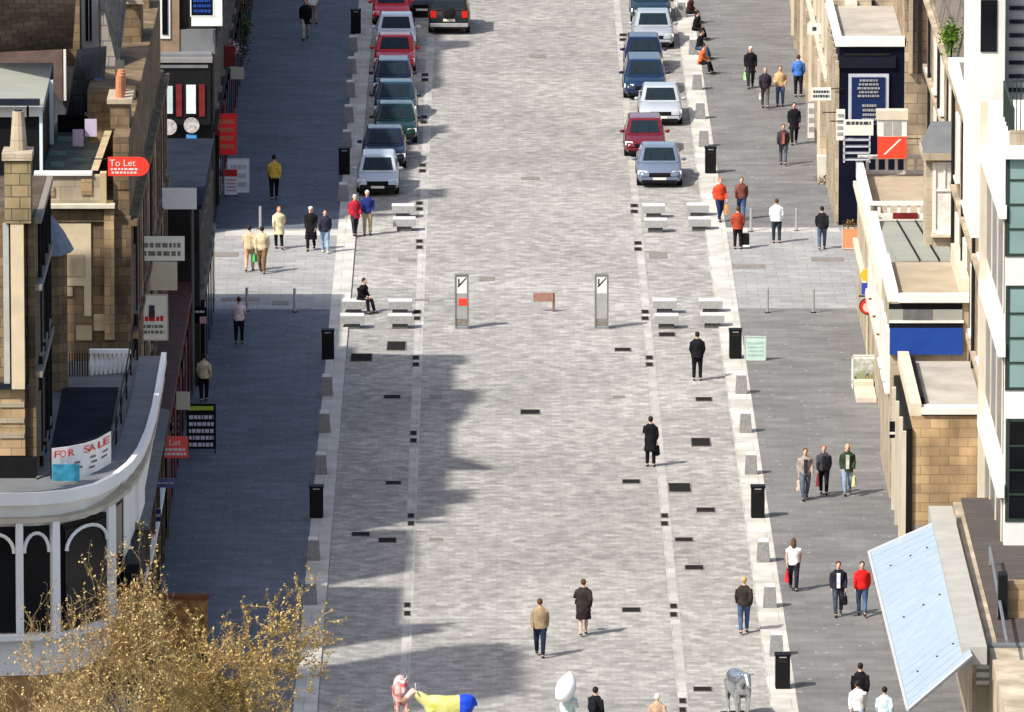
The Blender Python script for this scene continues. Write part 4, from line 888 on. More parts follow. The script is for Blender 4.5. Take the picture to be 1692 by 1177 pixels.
box_rows(-30, -10.0, 640, 518, 0, 6.3).build('wall', dk, b); box_rows(-30, -9.9, 640.5, 518, 6.3, 6.45).build('roof', M_dlead, b)
wall_windows(b, -10, 1, 636, 522, (3.6,), 5, 1.2, 1.8, M_ironf); courses(b, -10, 1, 640, 518, (3.1,), M_ironf)
for r in (525, 548, 571, 594, 617): MB().box(-10, -9.86, RY(r+14), RY(r), .5, 2.8).build('shop_window', M_glass, b)
# tall middle block
b = thing('sandstone_terrace_block', 'tall sandstone block on the left with a roof terrace and shaded street front', 'building', (0, 0, 0))
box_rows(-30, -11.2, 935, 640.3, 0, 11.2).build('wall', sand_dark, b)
wall_windows(b, -11.2, 1, 930, 645, (4.6, 8.0), 10, 1.1, 2.0, M_ironf); courses(b, -11.2, 1, 935, 640.3, (3.9, 7.3, 10.9), sand_dark, .2); pipes(b, -11.2, 1, (700, 790, 860, 920), 3, 11)
box_rows(-11.2, -10.3, 934, 640.5, 0, 3.5).build('shopfront', M_black, b); box_rows(-11.2, -10.2, 934, 640.5, 3.5, 3.75).build('shop_cornice', mat('brown_red', (.10, .04, .03), .7, .3), b)
for i, r in enumerate(range(660, 930, 27)): MB().box(-10.3, -10.22, RY(r), RY(r)+1.5, .6, 3.0).build('shop_window', (M_dred, M_glass)[i % 2], b)
for i, r in enumerate(range(650, 930, 20)): MB().box(-11.2, -11.08, RY(r), RY(r)+.9, 4.2, 10.6).build('pier', (sand_dark, mat('purple_red_stone', (.13, .05, .05), .85, .4, 3), tenement)[i % 3], b)
q = lambda n, m, x0, y0, x1, y1, pr, d=.12: pface(b, n, m, x0, y0, x1, y1, 935, pr, d)
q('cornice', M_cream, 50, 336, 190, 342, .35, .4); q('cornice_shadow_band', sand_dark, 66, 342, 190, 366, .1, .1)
q('painted_sun_patch', mat('painted_sun_cream', (.55, .45, .30), .85, .12, 2), 95, 368, 151, 472, .06); q('painted_sun_patch', mat('painted_sun_cream', (.55, .45, .30)), 139, 472, 151, 522, .06)  # sunlight on the wall, put into the colour as cream patches
q('painted_sun_patch', mat('tan_patch', (.44, .35, .22), .85, .15, 2), 92, 420, 139, 456, .09); q('painted_sun_patch', mat('tan_patch', (.44, .35, .22)), 92, 474, 120, 489, .06); q('painted_sun_patch', mat('tan_patch', (.44, .35, .22)), 126, 538, 152, 562, .06); q('painted_sun_patch', mat('tan_patch', (.44, .35, .22)), 155, 519, 186, 546, .06)  # dimmer sunlit areas, painted on as tan patches
q('wall_column', sandstone, 172, 345, 190, 560, .2, .2)
q('parapet', sand_pale, 56, 292, 170, 335, .0, .5); q('parapet_panel', sandstone, 70, 309, 90, 324, .05); q('parapet_panel', sandstone, 134, 296, 152, 322, .05); q('parapet_end', mat('tan_patch', (.44, .35, .22)), 165, 286, 176, 336, .1, .5)
q('parapet_coping', M_white, 56, 286, 152, 290, .1, .6)
tilted(b, 'terrace_floor', mat('terrace_floor', (.10, .13, .11), .7, .3, 1.5), [(60, 284, 12.2), (160, 284, 12.2), (186, 196, 12.2), (95, 196, 12.2)], .1)
m = MB(); m.hexa([P(150, 282, 12.2), P(162, 282, 12.2), P(192, 196, 12.2), P(180, 196, 12.2)], [P(150, 282, 12.6), P(162, 282, 12.6), P(192, 196, 12.6), P(180, 196, 12.6)]); m.build('side_parapet', mat('tan_patch', (.44, .35, .22)), b)
q2 = lambda n, m, x0, y0, x1, y1, row, pr=.05, d=.12: pface(b, n, m, x0, y0, x1, y1, row, pr, d)
q2('terrace_back_wall', M_black, 95, 190, 190, 232, 826); q2('back_coping', sand_pale, 140, 187, 192, 191, 826, .1, .3)
for (x0, y0, x1, y1, r) in ((95, 226, 150, 236, 845), (82, 250, 110, 256, 880), (84, 268, 106, 276, 905), (118, 262, 140, 266, 890)): q2('terrace_fence', mat('teal_paint', (.14, .24, .23), .6, .2, 3), x0, y0, x1, y1, r)
MB().box(-12.9, -11.25, RY(848), RY(655), 11.2, 13.9).build('upper_wall', sand_dark, b)
MB().box(-11.75, -11.25, RY(933), RY(849), 11.2, 13.7).build('shade_casting_wall', sand_dark, b)  # added wall, raised here to cast shade on the road
chimney(b, -12.0, 735, 13.9, 1.3, .9, 2.4, 4); chimney(b, -12.0, 668, 13.9, .7, .9, 1.6, 3); chimney(b, -11.6, 905, 13.7, .8, .6, 2.0, 3)
q2('upper_patch', sandstone, 208, 142, 224, 170, 849, .05, .1)
for y in (15, 42, 72, 100, 128): pface(nb_, 'pale_stone', M_cream, 211, y, 221, y+12, 385, .2, .2)
pface(nb_, 'upper_patch', sandstone, 206, -20, 226, 150, 385, .12, .1); pface(nb_, 'dark_gap', M_black, 228, -20, 248, 240, 385, .1, .1); pface(nb_, 'downpipe', M_iron, 186, -20, 189, 235, 385, .2, .2); pface(nb_, 'brick_strip', mat('red_brick_strip', (.20, .08, .045), .9, .4, 4), 224, -20, 233, 150, 385, .25, .2); q2('grey_patch', mat('grey_stone', (.22, .20, .16), .9, .2, 2), 190, 100, 206, 190, 849)
pitched(b, -16.3, -13.0, 800, 640.3, 11.2, 2.5, slate)
# roof house
b = thing('roof_house', 'roof top room with flat grey green roof and white trim at the left edge', 'building', (0, 0, 0))
Yr = RY(915); xh, zt = PY(68, 178, Yr); _, zb_ = PY(68, 285, Yr)
MB().box(-22, xh, Yr, Yr+9, 11.2, zt).build('wall', M_black, b)
pface(b, 'white_fascia', M_white, -60, 176, 44, 193, 915, .1, .15); pface(b, 'white_fascia', M_white, 48, 176, 66, 192, 915, .1, .15); pface(b, 'corner_post', mat('blue_white', (.60, .68, .74), .6, .05), 65, 176, 71, 284, 915, .12, .2)
MB().box(xh, xh+.12, Yr+5.8, Yr+6.1, zb_, zt).build('corner_post', mat('blue_white', (.6, .68, .74)), b)
tilted(b, 'roof', gg, [(-60, 172, zt+.05), (72, 172, zt+.05), (88, 104, zt+.05), (-40, 104, zt+.05)], .3)
pface(b, 'roof_edge', M_dlead, -60, 163, 66, 172, 917, .3, .3)
b = thing('slate_roof_house', 'large house with brown slate roof at the top left corner', 'building', (0, 0, 0))
pface(b, 'wall', mat('red_grey_wall', (.12, .08, .07), .9, .4, 1.2), -60, 72, 105, 330, 800, .0, 3)
tilted(b, 'roof', slate_brown, [(-60, 74, 15.0), (120, 66, 15.0), (128, -60, 18.5), (-60, -60, 18.5)], .3)
pface(b, 'downpipe', M_white, 105, 66, 110, 165, 800, .2, .1); pface(b, 'ridge_wall', sand_dark, 108, -40, 132, 110, 795, .0, 2); pface(b, 'downpipe', M_white, 118, 140, 122, 156, 800, .2, .1)
pface(b, 'dormer', M_white, 130, -30, 163, 76, 780, .1, 1.5); pface(b, 'dormer_pane', M_glass, 141, -30, 152, 67, 780, .15, .1); pface(b, 'glazing_bar', M_white, 146, -30, 148, 67, 780, .2, .1)
tilted(b, 'lower_roof', slate, [(108, 192, 12.6), (168, 192, 12.6), (176, 76, 15.0), (128, 82, 15.0)], .2); tilted(b, 'lower_roof', slate_brown, [(163, 110, 14.0), (196, 110, 14.0), (212, -30, 15.8), (163, -30, 16.5)], .2)
pface(b, 'blue_flashing', mat('blue_lead', (.10, .12, .20), .6, .2), 155, 130, 170, 192, 826, .1, .3)
# lavender cloths on the terrace
for (x0, y0, x1, y1, lab) in ((140, 197, 160, 226, 'upper lavender cloth on the roof terrace rail'), (120, 214, 138, 242, 'lower lavender cloth on the roof terrace rail, nearer the white post')):
    o = pface(None, 'hung_cloth', mat('lavender', (.50, .43, .58), .9, .1, 3), x0, y0, x1, y1, 862, .0, .03); tag(o, lab, 'cloth')
# stone block standing on the terrace of the white building
b = thing('stone_gable_house', 'narrow stone house with tall pale chimney breast at the left edge', 'building', (0, 0, 0))
Yg = RY(1150)
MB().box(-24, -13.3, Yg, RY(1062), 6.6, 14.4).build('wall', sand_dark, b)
g = lambda n, m, x0, y0, x1, y1, pr, d=.12: pface(b, n, m, x0, y0, x1, y1, 1150, pr, d)
g('chimney_breast', mat('cream_ashlar', (.58, .47, .32), .85, .12, 1.2), 18, 366, 42, 640, .35, .4); g('breast_stone', brick_mat('lichen_stone', (.30, .23, .12), (.20, .16, .085), (.10, .08, .05), .5, .35, .02, .9, .3, .9, wall=True), 8, 262, 52, 366, .38, 1.2)
g('breast_cap', sand_pale, 4, 250, 54, 262, .45, 1.3); g('grey_strip', mat('grey_trim', (.36, .38, .36), .7, .1), 5, 368, 17, 640, .2); g('lower_wall', sandstone, -60, 642, 42, 752, .1); g('ledge', M_dlead, -60, 632, 48, 641, .3, .3)
for y in (664, 690, 715): g('pale_course', sand_pale, 0, y, 40, y+8, .14, .1)
g('dark_column', M_iron, 44, 366, 49, 790, .1); g('black_door', M_black, -60, 754, 62, 792, .12)
X, Z = PY(30, 250, Yg); MB().cyl((X, Yg+.3, Z), .26, 1.15, 12, r2=.17).build('chimney_pot', sand_pale, b)
MB().cyl((X, Yg+.3, Z+1.15), .13, .02, 12).build('pot_mouth', M_black, b)
pipes(b, -13.3, 1, (1135, 1110, 1085, 1066), 6.7, 14); courses(b, -13.3, 1, 1150, 1062, (9.6, 12.2, 14.2), M_ironf, .2)
wall_windows(b, -13.3, 1, 1145, 1064, (7.2, 10.2), 3, 1.0, 1.7, M_ironf)
pc = P(84, 412, 11.0); m = MB(); rg = []
for zz, rr_ in ((0, .72), (.05, .70), (.5, .45), (.9, .16), (1.05, .02)): rg.append([(rr_*math.cos(2*math.pi*k/12), rr_*math.sin(2*math.pi*k/12)*2, zz) for k in range(12)])
tr = MB().loft(rg).build('turret_roof', mat('blue_slate', (.13, .16, .20), .6, .2, 3), b, loc=(pc.x, pc.y, pc.z)); MB().cyl((0, 0, -4.4), .50, 4.4, 12).build('turret_wall', sand_dark, tr)

M_bright = mat('bright_render', (.90, .885, .84), .7, .05, 1.2, stretch=(1, 1, .3))
# white curved corner building
b = thing('white_corner_building', 'white curved corner building with arched windows and a roof terrace', 'building', (0, 0, 0))
front = [(-260,806),(-80,805),(0,804),(60,802.5),(100,799),(140,790),(170,775),(195,755),(212,732),(226,700),(236,665),(243,630),(253,575)]
fp = [P(x, y, 7.0) for x, y in front]
poly = [(q.x, q.y) for q in fp]+[(fp[0].x, fp[-1].y)]
MB().prism(poly, 1.35, 6.5).build('wall', M_bright, b)
cen = Vector((fp[0].x*.35+fp[-1].x*.65, fp[-1].y, 0))
def off(q, d):
    v_ = Vector((q.x, q.y, 0)); i = fp.index(q); a_ = fp[max(i-1, 0)]; c_ = fp[min(i+1, len(fp)-1)]; tn = Vector((c_.x-a_.x, c_.y-a_.y, 0)).normalized(); return (q.x+tn.y*d, q.y-tn.x*d)
o1 = [off(q, .42) for q in fp]; i1 = [off(q, -.32) for q in fp]; o2 = [off(q, .2) for q in fp]
def strip(outer, inner, z0, z1, nm, m_):
    mb = MB(); rings = [[(o_[0], o_[1], z0), (o_[0], o_[1], z1), (i_[0], i_[1], z1), (i_[0], i_[1], z0)] for o_, i_ in zip(outer, inner)]; return mb.loft(rings).build(nm, m_, b)
strip(o1, i1, 6.5, 6.72, 'cornice', M_bright); strip([off(q, .42) for q in fp], [off(q, .26) for q in fp], 6.72, 6.86, 'parapet', M_bright); strip([off(q, .255) for q in fp], [off(q, -.45) for q in fp], 6.725, 6.745, 'lead_gutter', M_lead); strip([off(q, .36) for q in fp], [off(q, .02) for q in fp], 5.95, 6.08, 'moulding', M_cream); strip([off(q, .36) for q in fp], [off(q, -.05) for q in fp], 2.45, 2.62, 'sill_course', M_bright)
MB().prism([(o_[0], o_[1]) for o_ in [off(q, -.33) for q in fp]]+[(fp[0].x, fp[-1].y)], 6.505, 6.60).build('roof', M_lead, b)
MB().prism([(o_[0], o_[1]) for o_ in [off(q, -.02) for q in fp]]+[(fp[0].x, fp[-1].y)], 0, 1.34).build('ground_floor', mat('rust_fascia', (.34, .17, .06), .8, .35, 4, col2=(.42, .26, .10)), b)
def fx(px_):
    for (a_, c_), (pa, pc_) in zip(zip(front, front[1:]), zip(fp, fp[1:])):
        if a_[0] <= px_ <= c_[0]: k = (px_-a_[0])/(c_[0]-a_[0]); return pa*(1-k)+pc_*k
def onwall(nm, m_, xa_, xb_, z0, z1, d0, d1, par, arch=False):
    a_, c_ = fx(xa_), fx(xb_); a_ = Vector((a_.x, a_.y, 0)); c_ = Vector((c_.x, c_.y, 0)); tn = (c_-a_).normalized(); nn = Vector((tn.y, -tn.x, 0)); mb = MB()
    if arch:
        w_ = (c_-a_).length; n = 10; rg_ = []
        for k in range(n+1):
            t_ = k/n; hh_ = z1-(w_/2)*.9*(1-math.sqrt(max(0, 1-(2*t_-1)**2))); pt = a_+tn*w_*t_
            rg_.append([pt+nn*d0+Vector((0, 0, z0)), pt+nn*d1+Vector((0, 0, z0)), pt+nn*d1+Vector((0, 0, hh_)), pt+nn*d0+Vector((0, 0, hh_))])
        mb.loft(rg_)
    else: mb.hexa([a_+nn*d1+Vector((0, 0, z0)), c_+nn*d1+Vector((0, 0, z0)), c_+nn*d0+Vector((0, 0, z0)), a_+nn*d0+Vector((0, 0, z0))], [a_+nn*d1+Vector((0, 0, z1)), c_+nn*d1+Vector((0, 0, z1)), c_+nn*d0+Vector((0, 0, z1)), a_+nn*d0+Vector((0, 0, z1))])
    return mb.build(nm, m_, par)
wz = 5.65
for xa_, xb_ in ((-120, -60), (-40, 22), (37, 78), (93, 160), (174, 194)):
    ex = .17 if xa_ == 93 else 0
    wn = onwall('window', M_black, xa_-3, xb_+3, 2.65, wz+.15, .0, .11+ex, b)
    onwall('pane', M_glass, xa_, xb_, 2.7, wz, .11+ex, .125+ex, wn, False)
    if xb_-xa_ > 30:
        # arch ring
        a_, c_ = fx(xa_), fx(xb_); a_ = Vector((a_.x, a_.y, 0)); c_ = Vector((c_.x, c_.y, 0)); tn = (c_-a_).normalized(); nn = Vector((tn.y, -tn.x, 0)); w_ = (c_-a_).length
        pts = [a_+tn*w_*(.5-.5*math.cos(math.pi*k/12))+nn*(.17+ex)+Vector((0, 0, wz-.62+.58*math.sin(math.pi*k/12))) for k in range(13)]
        MB().tube(pts, .055, 6).build('arch', M_bright, wn)
for x in (30, 85, 167): onwall('column', M_bright, x-6, x+6, 2.62, 5.95, -.02, .34, b)
for x in (-50, 204, 228): onwall('pilaster', M_bright, x-5, x+5, 1.4, 6.45, .0, .10, b)
tilted(b, 'terrace_surface', M_dlead, [(84, 744, 6.68), (178, 732, 6.68), (196, 640, 6.68), (104, 640, 6.68)], .06)
tilted(b, 'walkway', mat('grey_path', (.16, .165, .165), .8, .15, 1), [(60, 790, 6.66), (84, 780, 6.66), (106, 660, 6.66), (82, 660, 6.66)], .05)
m = MB(); pts = [P(x, y, 6.6) for x, y in ((85, 792), (130, 786), (160, 778), (183, 765), (192, 735), (200, 700), (209, 660), (216, 620), (221, 590))]
for zz in (.5, .98): m.tube([q+Vector((0, 0, zz)) for q in pts], .025, 6)
for q in pts: m.tube([q, q+Vector((0, 0, 1.02))], .03, 6)
m.build('railing', M_black, b)
m = MB(); bl = MB()
for i in range(9):
    x = 152+i*7.5; q_ = P(x, 620-i*.6, 6.6); bl.tube([q_, q_+Vector((0, 0, .3)), q_+Vector((0, 0, .7))], [.05, .09, .04], 8)
q0, q1 = P(148, 620, 6.6), P(218, 615, 6.6); bl.box(q0.x, q1.x, q0.y-.12, q0.y+.12, 7.3, 7.42); bl.build('balustrade', M_bright, b)
bl = MB()
for i in range(14): q_ = P(90+i*4.2, 622, 6.6); bl.tube([q_, q_+Vector((0, 0, .75))], .02, 5)
bl.build('iron_railing', M_black, b)
# banner in curved segments
bn = thing('sale_banner', 'white for sale banner with red lettering on the white corner building roof', 'banner', (0, 0, 0))
bx = [(86, 796), (112, 793), (138, 788), (162, 780), (184, 767)]; bp_ = [P(x, y, 6.7)+Vector((0, -.06, 0)) for x, y in bx]
rings = [[q+Vector((0, .03, .0)), q+Vector((0, .03, 1.0)), q+Vector((0, 0, 1.0)), q] for q in bp_]; MB().loft(rings).build('sheet', M_bright, bn)
tot = [0]
for q_, r_ in zip(bp_, bp_[1:]): tot.append(tot[-1]+(r_-q_).length)
def bpt(px_):
    for (x0_, _), (x1_, _), q_, r_ in zip(bx, bx[1:], bp_, bp_[1:]):
        if x0_ <= px_ <= x1_: return q_.lerp(r_, (px_-x0_)/(x1_-x0_)), math.atan2(r_.y-q_.y, r_.x-q_.x)
for ch_, px_ in (('F', 94), ('O', 104), ('R', 117), ('S', 143), ('A', 152), ('L', 166), ('E', 175)):
    q_, an_ = bpt(px_); text(ch_, .30, mat('bright_red', (.75, .06, .03)), bn, q_+Vector((math.sin(an_)*.03, -math.cos(an_)*.03, .80)), (R(90), 0, an_), width=.17/max(.3, math.cos(an_)))
for y_, xx in ((.45, 124), (.30, 128), (.5, 150), (.35, 152), (.2, 148), (.5, 170), (.35, 168)):
    q_, an_ = bpt(xx); r_, _ = bpt(min(183, xx+9)); r_ = r_ if _ == an_ else q_+Vector((math.cos(an_), math.sin(an_), 0))*.2
    MB().hexa([q_+Vector((0, -.05, y_)), r_+Vector((0, -.05, y_)), r_+Vector((0, -.02, y_)), q_+Vector((0, -.02, y_))], [q_+Vector((0, -.05, y_+.06)), r_+Vector((0, -.05, y_+.06)), r_+Vector((0, -.02, y_+.06)), q_+Vector((0, -.02, y_+.06))]).build('lettering', M_ironf, bn)
pp = bp_[0].lerp(bp_[1], .9); MB().box(pp.x-.38, pp.x+.42, pp.y-.55, pp.y-.50, 6.78, 7.28).build('blue_panel', mat('teal_print', (.03, .20, .30), .5, .35, 6), bn)
# lead covered ledge over the shopfront below the white building
b = thing('shop_ledge', 'grey lead covered ledge over the shopfront beside the white corner building', 'shop canopy', (0, 0, 0))
MB().hexa([(-10.75, RY(1085), 3.9), (-10.2, RY(1085), 3.9), (-10.2, RY(880), 3.9), (-10.75, RY(880), 3.9)], [(-10.75, RY(1085), 4.15), (-10.2, RY(1085), 4.0), (-10.2, RY(880), 4.0), (-10.75, RY(880), 4.15)]).build('ledge', mat('dull_lead', (.13, .135, .14), .8, .2, 2), b)
MB().box(-10.7, -10.3, RY(1145), RY(882), 0, 3.9).build('shopfront', M_black, b)
for r in (1075, 1020, 975, 930, 890): MB().box(-10.3, -10.2, RY(r)-.15, RY(r)+.15, 0, 3.9).build('column', sand_dark, b)
box_rows(-19.0, -15.4, 1058, 985, 0, 18.0).build('wall', sand_dark, thing('left_shade_blocker', 'added unseen block just outside the left edge, shading the left of the road', 'building'))  # added block out of view, put in for its shadow on the road
# added unseen block, shaped to throw its shadow across the near road
b = thing('near_shade_blocker', 'added unseen block beyond the left edge that shades the near end of the road', 'building', (0, 0, 0))
box_rows(-19.4, -17.0, 1325, 1240, 0, 24.6).build('wall', sandstone, b); pitched(b, -19.4, -17, 1325, 1240, 24.6, 1, slate); courses(b, -17, 1, 1325, 1240, (6, 12, 18, 24), sand_pale)

# ================= SIGNS AND STREET CLUTTER =================
def board(px0, py0, px1, py1, row, label, col, name='shop_sign', cat='sign', frame=None, txt=None, th=.06, bracket=0, pole=None, post=None):
    Y = RY(row); a_ = PY(px0, py0, Y); c_ = PY(px1, py1, Y); cx, cz = (a_[0]+c_[0])/2, c_[1]; W, Hh = c_[0]-a_[0], a_[1]-c_[1]
    zb = cz if (bracket or pole) else 0.06
    t = thing(name, label, cat, (cx, Y, zb)); zo = cz-zb
    MB().box(-W/2, W/2, 0, th, zo, zo+Hh).build('board', col, t)
    if frame:
        e = .04; f = MB(); f.box(-W/2-e, W/2+e, -.012, th+.01, zo+Hh, zo+Hh+e); f.box(-W/2-e, W/2+e, -.012, th+.01, zo-e, zo); f.box(-W/2-e, -W/2, -.012, th+.01, zo, zo+Hh); f.box(W/2, W/2+e, -.012, th+.01, zo, zo+Hh); f.build('frame', frame, t)
    if bracket: MB().tube([(-W/2 if bracket > 0 else W/2, th/2, zo+Hh*.9), ((-W/2-.5) if bracket > 0 else (W/2+.5), th/2, zo+Hh*.9)], .02, 6).build('bracket', M_iron, t)
    if post:
        for sx in (-1, 1): MB().box(sx*(W/2-.03)-.02, sx*(W/2-.03)+.02, .0, th, 0, zo).build('leg', M_iron, t)
    return t, W, Hh, zo
def rows_on(t, W, Hh, z0, m, n, k0=.1, k1=.9, wob=.2, seed=1, y=-.012):
    rr_ = random.Random(seed); mb = MB(); lh = Hh*(k1-k0)/n
    for i in range(n):
        z_ = z0+Hh*k1-lh*(i+1)+lh*.25; ins = W*(.08+rr_.uniform(0, wob)*.5); x = -W/2+ins
        while x < W/2-ins-.01: l_ = min(rr_.uniform(.05, .16)*W, W/2-ins-x); mb.box(x, x+l_, y, .001, z_, z_+lh*.55); x += l_+W*.035
    return mb.build('lettering', m, t)
t, W, Hh, z0 = board(178, 260, 232, 291, 940, 'red rounded to let board high on the left sandstone front', mat('let_red', (.78, .05, .03), .5, .05), 'letting_sign', bracket=1)
MB().cyl((W/2-.02, .006, z0+Hh/2), Hh/2, .05, 18, 'y').build('round_end', mat('let_red', (.78, .05, .03)), t); text('To Let', .30, M_white, t, (-.05, -.01, z0+Hh*.68), width=W*.8); rows_on(t, W, Hh, z0, M_white, 2, .08, .45, .1, 4)
t, W, Hh, z0 = board(230, 391, 305, 431, 860, 'cream shop sign with two lines of faded letters, high on the left', mat('sign_cream', (.84, .80, .66), .6, .05), bracket=1); rows_on(t, W, Hh, z0, M_ironf, 2, .12, .8, .05, 3)
t, W, Hh, z0 = board(245, 433, 293, 480, 800, 'plain beige sign panel just below the cream shop sign', mat('sign_beige', (.66, .58, .42), .7, .08), bracket=1)
t, W, Hh, z0 = board(226, 489, 276, 561, 862, 'upright cream sign with a red and black emblem on the left', mat('sign_cream', (.84, .80, .66)), frame=M_cream, bracket=1)
em = MB()
for x_, w_, h_ in ((-.36, .10, .18), (-.22, .10, .15), (-.10, .20, .34), (.14, .10, .15), (.27, .10, .18)): em.box(x_, x_+w_, -.012, .001, z0+.60, z0+.60+h_)
em.build('emblem', M_red, t); MB().box(-.09, .09, -.02, -.012, z0+.72, z0+1.12).build('emblem', M_ink, t); rows_on(t, W, Hh, z0, M_ironf, 2, .10, .36, .05, 9)
t, W, Hh, z0 = board(250, 311, 325, 346, 700, 'blank off white awning banner above the cream sign on the left', mat('awning_white', (.86, .87, .80), .7, .04), 'awning_banner', 'banner', bracket=1)
t, W, Hh, z0 = board(310, 508, 341, 523, 640, 'small navy and pink sign at the foot of a pole by the left crossing', M_navy, bracket=1); MB().box(-W/2, W/2, 0, .06, z0-.25, z0-.01).build('pink_panel', mat('pink_sign', (.6, .3, .32), .6, .1), t); rows_on(t, W, Hh, z0, M_white, 1, .3, .7, .05, 2)
t = thing('sign_pole', 'tall grey green pole at the left shopfronts by the crossing', 'pole', P(319, 652, .1)); MB().cyl((0, 0, 0), .06, 6.6, 10).build('pole', mat('green_grey_pole', (.10, .13, .12), .6, .1), t); MB().cyl((0, 0, 6.6), .08, .1, 10).build('cap', M_iron, t)
t, W, Hh, z0 = board(339, 462, 355, 489, 530, 'small dark green street sign on its own post beside the left crossing', mat('sign_green', (.04, .09, .08), .5, .1), 'street_sign'); MB().cyl((0, .1, 0), .045, z0+Hh, 8).build('post', M_black, t)
t, W, Hh, z0 = board(308, 683, 357, 742, 752, 'black menu board with green heading and white lines on the left pavement', M_black, 'menu_board', 'menu board', post=1)
MB().box(-W/2, W/2, 0, .06, z0+Hh+.003, z0+Hh+.32).build('heading', M_black, t); MB().box(-W/2+.06, W/2-.08, -.012, 0, z0+Hh+.10, z0+Hh+.24).build('heading_text', mat('lime', (.35, .50, .05), .5, .1), t); rows_on(t, W, Hh, z0, mat('chalk_white', (.6, .6, .66), .7, .1), 5, .02, .98, .02, 6)
t, W, Hh, z0 = board(266, 722, 311, 757, 905, 'red projecting letting sign just above the left shopfronts', mat('let_red_pale', (.75, .09, .08), .5, .05), 'letting_sign', bracket=1); text('Let', .26, M_white, t, (.0, -.01, z0+Hh*.72), width=.36); rows_on(t, W, Hh, z0, M_white, 2, .08, .5, .1, 5)
t, W, Hh, z0 = board(254, 791, 290, 806, 985, 'purple blue oblong sign projecting over the left shopfront', mat('purple_blue', (.09, .09, .20), .5, .1), bracket=1); rows_on(t, W, Hh, z0, M_steel, 1, .3, .7, .02, 7)
t, W, Hh, z0 = board(248, 842, 266, 862, 1010, 'little dark blue square sign low on the left shopfront', mat('dark_blue_sign', (.02, .02, .12), .5, .1), bracket=1); rows_on(t, W, Hh, z0, M_steel, 1, .3, .7, .02, 8)
t, W, Hh, z0 = board(358, 188, 391, 256, 352, 'tall red projecting sign on the shaded far left shops', mat('sign_red', (.80, .02, .03), .5, .08), bracket=1); rows_on(t, W, Hh, z0, M_terra, 4, .1, .9, .15, 12)
t, W, Hh, z0 = board(316, -6, 352, 26, 392, 'navy and white letting board at the top left', M_navy, frame=M_white, bracket=1); rows_on(t, W, Hh, z0, M_blue, 3, .1, .9, .1, 13); MB().box(-W/2, W/2+.35, 0, .06, z0-.40, z0-.06).build('lower_panel', M_white, t); MB().box(W/2+.05, W/2+.35, .0, .06, z0-.05, z0+Hh).build('side_panel', M_white, t)
t, W, Hh, z0 = board(371, 280, 392, 322, 327, 'white board with a red top, the lower of two on the left pavement', mat('board_white', (.86, .86, .86), .6, .03), 'pavement_board', 'board', post=1); MB().box(-W/2, W/2, -.012, 0, z0+Hh*.72, z0+Hh).build('red_header', M_red, t); rows_on(t, W, Hh, z0, mat('pink_text', (.6, .35, .35)), 4, .1, .65, .1, 14)
t, W, Hh, z0 = board(377, 264, 411, 318, 321, 'tall pale white board just beyond the red topped one on the left pavement', mat('board_white', (.86, .86, .86)), 'pavement_board', 'board', frame=M_white, post=1); rows_on(t, W, Hh, z0, M_steel, 3, .1, .9, .1, 15)
# right side
t, W, Hh, z0 = board(1334, 39, 1357, 57, 258, 'square white sign with a dark dot, far up the right shops', M_white, bracket=-1); MB().box(-.08, .08, -.012, 0, z0+.15, z0+.30).build('emblem', M_ink, t)
t, W, Hh, z0 = board(1341, 145, 1373, 166, 376, 'pale sign with two dark text lines above the narrow white board', mat('sign_pale', (.62, .62, .56), .6, .05), bracket=-1); rows_on(t, W, Hh, z0, M_ink, 2, .15, .85, .05, 16)
t, W, Hh, z0 = board(1334, 170, 1355, 228, 233, 'narrow white notice board standing by the right shops up the street', M_white, 'pavement_board', 'board', frame=M_steel, post=1); rows_on(t, W, Hh, z0, M_steel, 3, .1, .9, .1, 17)
t = thing('white_planter', 'tall pale planter box with dried flowers beside the right shops', 'planter', PG(1363, 303)); MB().hexa([(-.28, -.2, 0), (.28, -.2, 0), (.28, .2, 0), (-.28, .2, 0)], [(-.32, -.24, 1.1), (.32, -.24, 1.1), (.32, .24, 1.1), (-.32, .24, 1.1)]).build('box', mat('pale_planter', (.62, .60, .50), .8, .1, 3), t)
m = MB(); rr = random.Random(3)
for i in range(160):
    d = Vector((rr.gauss(0, .2), rr.gauss(-.1, .15), rr.uniform(-.1, .2)+.15)); n = Vector((rr.uniform(-1, 1), rr.uniform(-1, 1), rr.uniform(-1, 1))).normalized()*.06; s2 = n.cross(Vector((.3, .5, .8))).normalized()*.04; m.quad(d-n, d+s2, d+n, d-s2)
m.build('flowers', mat('dried_flower', (.22, .13, .04), .8, .4, 9), t)
t, W, Hh, z0 = board(1393, 378, 1418, 410, 416, 'orange board with dried plants on top by the right crossing', M_orange, 'orange_board', 'board', frame=M_cream, post=1)
m = MB()
for i in range(120):
    d = Vector((rr.gauss(0, .16), rr.gauss(.1, .1), z0+Hh+rr.uniform(0, .32))); n = Vector((rr.uniform(-1, 1), rr.uniform(-1, 1), rr.uniform(-1, 1))).normalized()*.06; s2 = n.cross(Vector((.3, .5, .8))).normalized()*.035; m.quad(d-n, d+s2, d+n, d-s2)
m.build('dried_plants', mat('dried_flower', (.22, .13, .04)), t)
p = PG(1433, 602); t = thing('traffic_sign_post', 'post with orange sign, blue white panel and red ringed disc by the right crossing', 'traffic sign', p)
MB().cyl((0, 0, 0), .045, 3.45, 10).build('post', mat('yellowish_pole', (.45, .42, .28), .6, .1), t)
MB().cyl((0, -.08, .0), .04, .0001, 3) if False else None
def disc(zc_, r_, m_, nm, d=-.06): return MB().cyl((0, d, zc_), r_, .03, 20, 'y').build(nm, m_, t)
